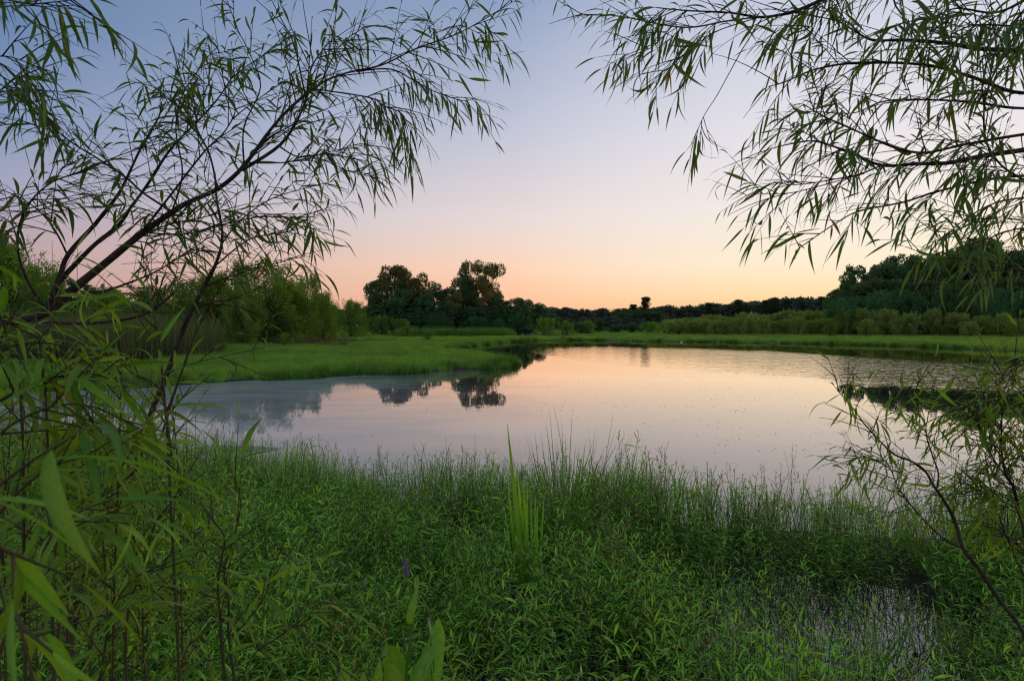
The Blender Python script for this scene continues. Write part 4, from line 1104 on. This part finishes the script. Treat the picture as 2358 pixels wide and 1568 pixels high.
# ---- E: close leafy shoots low on the left
ebase = P(60, 1700, 1.1)
we = Willow('willow_sapling', 'close leafy willow shoots at the lower left, broad soft leaves on pale reddish stems', 'sapling', (ebase.x, 1.1, 0.05), M_near, M_shoot, M_shoot)
TE = [
    ([(560, 1750), (517, 1547), (508, 1438), (502, 1345), (511, 1283), (517, 1236), (486, 1193), (461, 1156)], 1.25, 1.2, .0035, 8),
    ([(560, 1700), (527, 1469), (527, 1392), (517, 1314), (539, 1236), (555, 1159), (541, 1121)], 1.25, 1.25, .003, 8),
    ([(542, 1460), (607, 1379), (623, 1320), (651, 1261)], 1.25, 1.2, .002, 4),
    ([(560, 1560), (586, 1504), (660, 1454), (735, 1392), (786, 1345)], 1.25, 1.3, .002, 6),
    ([(660, 1454), (673, 1438), (719, 1485), (775, 1532), (800, 1580)], 1.25, 1.2, .002, 5),
    ([(60, 1700), (55, 1300), (52, 1000), (40, 863), (27, 816), (15, 770), (0, 725)], 1.0, .95, .003, 9),
    ([(130, 1700), (120, 1400), (112, 1100), (105, 916), (100, 866), (88, 765), (73, 700), (55, 655)], 1.0, 1.0, .003, 10),
    ([(420, 1700), (400, 1300), (385, 1000), (373, 853), (366, 778), (351, 710), (338, 668)], 1.1, 1.1, .003, 9),
    ([(395, 1050), (370, 900), (312, 864), (276, 834), (250, 815)], 1.05, 1.0, .002, 4),
    ([(100, 1750), (150, 1360), (210, 1280), (250, 1130), (290, 1060), (350, 1000), (400, 940), (440, 890)], 1.3, 1.4, .004, 5),
    ([(-60, 1700), (0, 1500), (60, 1350), (110, 1250), (180, 1180), (260, 1150)], .9, .9, .003, 8),
    ([(-80, 1300), (0, 1180), (80, 1100), (160, 1060), (240, 1050)], .9, .95, .003, 8),
    ([(-60, 1100), (0, 1000), (80, 950), (160, 930), (230, 940)], .9, 1.0, .003, 7),
    ([(-60, 960), (40, 900), (120, 870), (200, 860), (280, 880)], 1.0, 1.0, .003, 7),
    ([(-60, 860), (20, 800), (100, 790), (170, 800)], 1.0, 1.0, .003, 6),
    ([(300, 1750), (290, 1450), (330, 1300), (360, 1200), (400, 1150), (420, 1100)], 1.2, 1.2, .003, 8),
    ([(200, 1750), (240, 1500), (260, 1400), (310, 1330), (370, 1310), (430, 1290)], 1.1, 1.1, .003, 8),
    ([(380, 1700), (420, 1520), (440, 1460), (400, 1400), (350, 1380)], 1.2, 1.2, .002, 5),
    ([(-100, 1750), (-20, 1450), (20, 1400), (60, 1450), (120, 1500)], .6, .55, .003, 4),
    ([(-200, 1100), (-80, 1150), (-20, 1220), (10, 1300)], .45, .42, .003, 3),
]
for px, d0, d1, r0, n in TE:
    p = we.trace(px, d0, d1, r0, r0 * .4, limb=True, n=n, tl=(.05, .16), u0=.3, droop=.8, ll=(.07, .135), spacing=.027, sub=.3, spread=.9, own=False, drop=.1)
    we.leafrow(p[int(len(p) * .35):], .045, (.065, .12), 0, .35, 1.0, .15)
for i in range(24):
    x0 = rnd(-120, 430); x1 = x0 + rnd(-90, 70); yt = rnd(640, 1200) + max(0, x1 - 250) * 1.2; dd = rnd(1.2, 2.3)
    px = [(x0, 1750), (x0 + (x1 - x0) * .3, 1750 - (1750 - yt) * .4), (x0 + (x1 - x0) * .6 + rnd(-15, 15), 1750 - (1750 - yt) * .75), (x1, yt)]
    p = we.trace(px, dd, dd * rnd(.9, 1.1), .0025, .001, limb=False, n=int(rnd(12, 18)), tl=(.06, .18), u0=.3, droop=.8, ll=(.06, .12), spacing=.024, sub=.5, spread=.85, own=False, drop=.15)
    we.leafrow(p[int(len(p) * .4):], .035, (.06, .11), 0, .4, .9, .2)
print('sapling leaves', we.finish())

# ------------------------------------------------------------------ single plants of the near bank
M_broad = leaf_mat('broad_leaf', (0.10, 0.29, 0.03), (0.17, 0.38, 0.045), trans=0.4, rough=0.35, spec=0.35, bright=0.1)
M_iris = leaf_mat('cattail_leaf', (0.12, 0.34, 0.03), (0.26, 0.52, 0.05), (0.38, 0.3, 0.2), trans=0.42, rough=0.5, spec=0.2, bright=0.1)
M_rush = leaf_mat('rush_stalk', (0.020, 0.075, 0.020), (0.040, 0.10, 0.025), trans=0.0, rough=0.4, spec=0.4)
M_spike = plain_mat('violet_spike', (0.16, 0.10, 0.20), .7, .2)
M_petal = plain_mat('violet_petal', (0.24, 0.21, 0.36), .6, .2)
M_brown = plain_mat('brown_seed_head', (0.14, 0.055, 0.03), .8, .1)

def one(name, bag, mat, parent, smooth=True, loc=(0, 0, 0)):
    o = bpy.data.objects.new(name, bag.mesh(name, mat, smooth)); o.location = loc
    return link(o, parent)

def gp(x, y):
    """point of the water plane seen at picture position x, y"""
    v = _R @ Vector(((x - 1179) / F, (784 - y) / F, -1.0)); k = -CAM_H / v.z
    return np.array([v.x * k, v.y * k, 0.0])

# cattail / iris fan in the middle
bs = gp(1215, 1375)
e = empty('cattail_plant', tuple(bs), 'tall fan of upright bright green sword leaves in the middle of the near bank', 'plant')
for (tx, ty, bx, w) in [(1168, 978, 1212, .024), (1166, 1055, 1195, .014), (1162, 1160, 1190, .016), (1190, 1066, 1216, .018), (1205, 1105, 1222, .02), (1222, 1128, 1228, .018), (1232, 1128, 1236, .016), (1238, 1160, 1232, .016), (1200, 1150, 1206, .018), (1180, 1190, 1196, .014), (1245, 1190, 1244, .012), (1214, 1088, 1214, .014)] + [(1212 + rnd(-52, 46), rnd(1100, 1260), 1214 + rnd(-24, 26), rnd(.006, .013)) for _ in range(16)]:
    d = bs[1] + rnd(-.06, .06)
    tip = np.array(P(tx, ty, d)); b0 = np.array(P(bx, 1372, d)); b0[2] = -.02
    v = tip - b0; L = np.linalg.norm(v)
    b = Bag(); strips(b, [b0 - bs], [v], [[rnd(-.3, .3), -1, 0]], L, w * rnd(1.3, 2.2), rnd(-.03, .08), 10, rnd(.2, .9), 'blade', fold=.12)
    one('leaf', b, M_iris, e)
# bent dead leaf lying against it
b = Bag(); q0 = np.array(P(1180, 1285, bs[1] - .1)); q1 = np.array(P(1218, 1232, bs[1] - .1))
strips(b, [q0 - bs], [q1 - q0], [[0, -1, .3]], np.linalg.norm(q1 - q0), .014, .05, 4, 1.0, 'blade'); one('dead_leaf', b, M_iris, e)

# sedge tussock at the water's edge
def tussock(name, x, y, n, L, spread, label, mat=M_sedge, w=.011, bend=(.3, .95), cat='sedge'):
    bs = gp(x, y); e = empty(name, tuple(bs), label, cat)
    for i in range(n):
        a = rnd(0, 6.28); r = spread * math.sqrt(rnd(0, 1)); l = rnd(*L)
        b = Bag(); ln = rnd(.15, 1.15)
        strips(b, [[r * math.cos(a), r * .5 * math.sin(a), -.02]], [[math.cos(a) * ln, math.sin(a) * ln * .7, 1.0]], [[math.cos(a), math.sin(a), .3]], l, w * rnd(.7, 1.3), rnd(*bend) * ln, 8, rnd(0, .92), 'blade', fold=.1)
        one('leaf', b, mat, e)
    return e
tussock('sedge_tussock', 1300, 1205, 190, (.8, 1.4), .45, 'dark sedge tussock with thin arching blades standing out against the water')
tussock('sedge_tussock', 1395, 1215, 90, (.7, 1.25), .3, 'smaller sedge tussock just right of the large one at the water edge')
tussock('marsh_tussock', 812, 836, 60, (.5, 1.1), .45, 'dark brownish tussock standing out on the grassy peninsula', M_reed, .02, (.1, .6), 'tussock')
tussock('grass_tuft', 2010, 1545, 26, (.35, .6), .15, 'yellow green grass tuft at the lower right beside the open water', M_grass, .010, (.1, .4), 'grass tuft')
tussock('grass_tuft', 2200, 1500, 30, (.4, .7), .25, 'broad bladed grass tuft in the lower right corner', M_grass, .010, (.1, .5), 'grass tuft')
tussock('grass_tuft', 1440, 1330, 22, (.45, .8), .2, 'long bladed grass tuft right of the sword leaves', M_sedge, .009, (.1, .6), 'grass tuft')
tussock('grass_tuft', 1650, 1400, 26, (.35, .7), .2, 'pale arching grass tuft left of the open water patch', M_grass, .008, (.4, 1.0), 'grass tuft')
# a single tall bent blade and stalk
for x0, y0, x1, y1, nm, lab in [(1300, 1180, 1275, 935, 'grass_stalk', 'single very tall dark blade rising above the sedge tussock'), (1094, 1120, 1094, 1000, 'grass_stalk', 'short straight blade standing alone left of the sword leaves'), (1558, 1160, 1508, 1030, 'grass_stalk', 'thin blade arching left above the weeds right of the sedge')]:
    bs = gp(x0, y0 + 20); e = empty(nm, tuple(bs), lab, 'grass stalk')
    tip = np.array(P(x1, y1, bs[1])) - bs
    mid = tip * [.25, .25, .6]
    p, r = smooth_line([(0, 0, -.02), mid, tip], [.004, .003, .001], 6)
    b = Bag(); tube(b, p, r, 5, .4); one('blade', b, M_sedge, e)

# brown seed stalks
for x, yt, yb, lab in [(1459, 1165, 1330, 'reddish brown seed stalk standing above the weeds right of the middle'), (1770, 1350, 1480, 'short orange red seed stalk in the dark weeds at the right')]:
    bs = gp(x, yb); e = empty('seed_stalk', tuple(bs), lab, 'seed stalk')
    top = np.array(P(x, yt, bs[1])) - bs
    b = Bag(); p, r = smooth_line([(0, 0, -.02), top * [.5, 1, .55], top], [.004, .003, .002], 5); tube(b, p, r, 5, .3); one('stem', b, M_weedstem, e)
    b = Bag(); tube(b, [top * .86, top * .9, top * .96, top], [.003, .007, .006, .001], 6, .3, .15); one('seed_head', b, M_brown, e)

# pickerelweed: broad leaves and violet spikes
pb = P(955, 1750, 2.15)
bs = np.array([pb.x, pb.y, 0.03])
e = empty('pickerelweed', tuple(bs), 'pickerelweed with broad glossy green leaves and a violet flower spike at the bottom centre', 'plant')
def broad_leaf(pts, wpx, name='leaf', tint=.4, cup=.12, face=(0, -1, .5)):
    """pts: (x, y, depth) centre line, wpx widths in picture units"""
    c = np.array([np.array(P(x, y, d)) for x, y, d in pts]) - bs
    w = [pr(q, pts[i][2]) for i, q in enumerate(wpx)]
    C, Wd = smooth_line(c, w, 5)
    T = norm(np.gradient(C, axis=0)); fc = norm(np.array(face, float)); S = norm(np.cross(T, fc)); Nn = np.cross(S, T)
    cols = []
    for k in (-1, -.5, 0, .5, 1):
        cols.append(C + S * (Wd * .5 * k)[:, None] + Nn * (np.abs(k) * Wd * cup + (0.02 * Wd * math.cos(k * 9)))[:, None])
    V = np.stack(cols, 1); n = len(C); V = V.reshape(-1, 3)
    i = np.arange(n - 1)[:, None] * 5; j = np.arange(4)[None, :]; a = i + j
    b = Bag(); b.add(V, np.stack([a, a + 1, a + 6, a + 5], -1).reshape(-1, 4), np.clip(np.tile([tint, tint + .12, .9, tint + .12, tint], n) + RNG.normal(0, .08, n * 5), 0, .92))
    return one(name, b, M_broad, e)
broad_leaf([(905, 1660, 2.1), (908, 1580, 2.1), (910, 1540, 2.1), (905, 1512, 2.07), (893, 1502, 2.02), (884, 1510, 1.98)], [40, 46, 50, 50, 38, 4], tint=.35, cup=.1)
broad_leaf([(985, 1680, 2.1), (1000, 1560, 2.15), (1004, 1500, 2.18), (1008, 1460, 2.2), (1010, 1422, 2.2)], [10, 32, 40, 36, 3], tint=.8)
broad_leaf([(940, 1680, 2.0), (962, 1560, 2.02), (980, 1520, 2.05), (995, 1480, 2.08), (1006, 1455, 2.1)], [20, 36, 32, 22, 2], tint=.3, face=(.4, -1, .4))
broad_leaf([(862, 1680, 2.1), (868, 1590, 2.1), (872, 1550, 2.1), (873, 1522, 2.1)], [18, 28, 20, 2], tint=.5)
broad_leaf([(917, 1620, 2.3), (916, 1520, 2.3), (915, 1477, 2.3)], [26, 20, 2], tint=.4)
broad_leaf([(800, 1660, 2.1), (796, 1570, 2.1), (790, 1540, 2.1), (787, 1526, 2.1)], [22, 22, 14, 2], tint=.6)
broad_leaf([(842, 1680, 2.0), (838, 1580, 2.0), (836, 1545, 2.0)], [30, 26, 2], tint=.6)
broad_leaf([(948, 1440, 2.15), (944, 1425, 2.13), (950, 1395, 2.13), (958, 1365, 2.15), (964, 1322, 2.17)], [3, 18, 20, 9, 1], tint=.5)
stp = [np.array(P(x, y, 2.15)) - bs for x, y in [(925, 1700), (933, 1568), (942, 1501), (948, 1438), (947, 1385), (944, 1347), (938, 1331)]]
b = Bag(); tube(b, *smooth_line(stp, [.007, .006, .006, .005, .005, .005, .004], 4), 8, .4); one('stem', b, M_broad, e)
def spike(p0, p1, R):
    p0 = np.array(p0); p1 = np.array(p1); k = 9; tt = np.linspace(0, 1, k)
    b = Bag(); tube(b, p0 + np.outer(tt, p1 - p0), R * np.array([.5, .8, .9, .9, .85, .8, .7, .55, .2]), 8, .5, .12)
    o = one('flower_spike', b, M_spike, e)
    b = Bag(); m = 90; u = rnd(0.02, .75, m); az = rnd(0, 6.28, m)
    O = p0 + u[:, None] * (p1 - p0) + np.stack([np.cos(az), np.sin(az), np.zeros(m)], 1) * R * .7
    strips(b, O, np.stack([np.cos(az), np.sin(az), rnd(-.2, .8, m)], 1), RNG.normal(0, 1, (m, 3)), rnd(.005, .011, m), .004, .3, 2, .5)
    pe = one('petals', b, M_petal, o, False); pe['kind'] = 'stuff'
spike(np.array(P(938, 1331, 2.15)) - bs, np.array(P(931, 1278, 2.15)) - bs, .007)
spike(np.array(P(991, 1455, 2.25)) - bs, np.array(P(993, 1418, 2.25)) - bs, .006)
# small bract beside the spike
broad_leaf([(944, 1345, 2.15), (938, 1334, 2.14), (925, 1322, 2.13)], [5, 6, 1], tint=.6)

# thin dark rushes on the left
bs = np.array([-2.3, 3.2, 0.0])
e = empty('rush_clump', tuple(bs), 'clump of thin dark leafless rush stalks behind the left willow shoots', 'rush')
for x0, y0, x1, y1 in [(140, 1150, 120, 555), (160, 1180, 178, 560), (190, 1190, 318, 565), (275, 1200, 240, 650), (350, 1200, 348, 520), (255, 1150, 262, 880), (330, 1140, 345, 930), (420, 1130, 450, 960), (402, 1160, 428, 940), (455, 1140, 502, 985), (380, 1150, 388, 960), (300, 1160, 306, 900), (440, 1120, 442, 1000), (215, 1180, 225, 780), (235, 1170, 205, 700), (100, 1170, 90, 700), (362, 1170, 352, 850)]:
    d = rnd(2.9, 3.8)
    a = np.array(P(x0, y0, d)); a[2] = -.02; c = np.array(P(x1, y1, d))
    mid = (a + c) / 2 + np.array([rnd(-.03, .03), 0, 0])
    b = Bag(); p, r = smooth_line([a - bs, mid - bs, c - bs], [.0035, .003, .001], 6); tube(b, p, r, 5, rnd(0, 1)); one('stalk', b, M_rush, e)

# ------------------------------------------------------------------ things on the water
M_debris = plain_mat('floating_bits', (0.05, 0.04, 0.03), .8, .1)
b = Bag()
cl = [(rnd(-6, 9), rnd(6.5, 26)) for _ in range(90)] + [(-2.2, 7.6), (-.6, 7.9), (1.8, 7.2), (3.4, 8.2), (0, 8.5), (4, 10)]
for cx, cy in cl:
    m = int(rnd(3, 30)); ex = rnd(.2, 1.6)
    for k in range(m):
        x = cx + RNG.normal(0, ex); y = cy + RNG.normal(0, .16)
        if float(land(x, y)) > -.05: continue
        s = rnd(.004, .014); a = rnd(0, 3.14)
        ca, sa = math.cos(a) * s, math.sin(a) * s * .8
        b.add([(x - ca, y - sa, .001), (x + sa * .6, y - ca * .6, .001), (x + ca, y + sa, .001), (x, y, .001 + s * .6)], [(0, 1, 3, 3)][:0] or [(0, 1, 2, 3)], .5)
do = link(bpy.data.objects.new('floating_debris', b.mesh('floating_debris', M_debris))); do['kind'] = 'stuff'; do['label'] = 'dark specks of plant debris floating on the pond'

# white bird resting on the far water
M_feather = plain_mat('white_feathers', (0.78, 0.80, 0.82), .7, .2, .05)
M_bill = plain_mat('orange_bill', (0.5, 0.25, 0.05), .5, .3)
bp0 = gp(1569, 788.5)
e = empty('white_bird', tuple(bp0), 'small white water bird swimming at the edge of the far bank', 'bird')
b = Bag()
body = [(-.20, 0, .14), (-.15, 0, .10), (-.08, 0, .085), (.02, 0, .085), (.10, 0, .10), (.145, 0, .16), (.15, 0, .235), (.165, 0, .285), (.20, 0, .295), (.235, 0, .285)]
tube(b, *smooth_line(body, [.008, .045, .082, .09, .07, .035, .024, .034, .032, .010], 3), 12, .5); one('body', b, M_feather, e)
e.scale = (.8, .8, .62); b = Bag(); tube(b, *smooth_line([(.23, 0, .287), (.26, 0, .280), (.29, 0, .272)], [.010, .008, .003], 2), 6, .5); one('bill', b, M_bill, e)
for sgn in (-1, 1):
    b = Bag(); strips(b, [[.08, sgn * .082, .13]], [[-1, sgn * -.1, .12]], [[0, sgn * 1, .2]], .30, .10, .0, 6, .5, fold=.1); one('wing', b, M_feather, e)
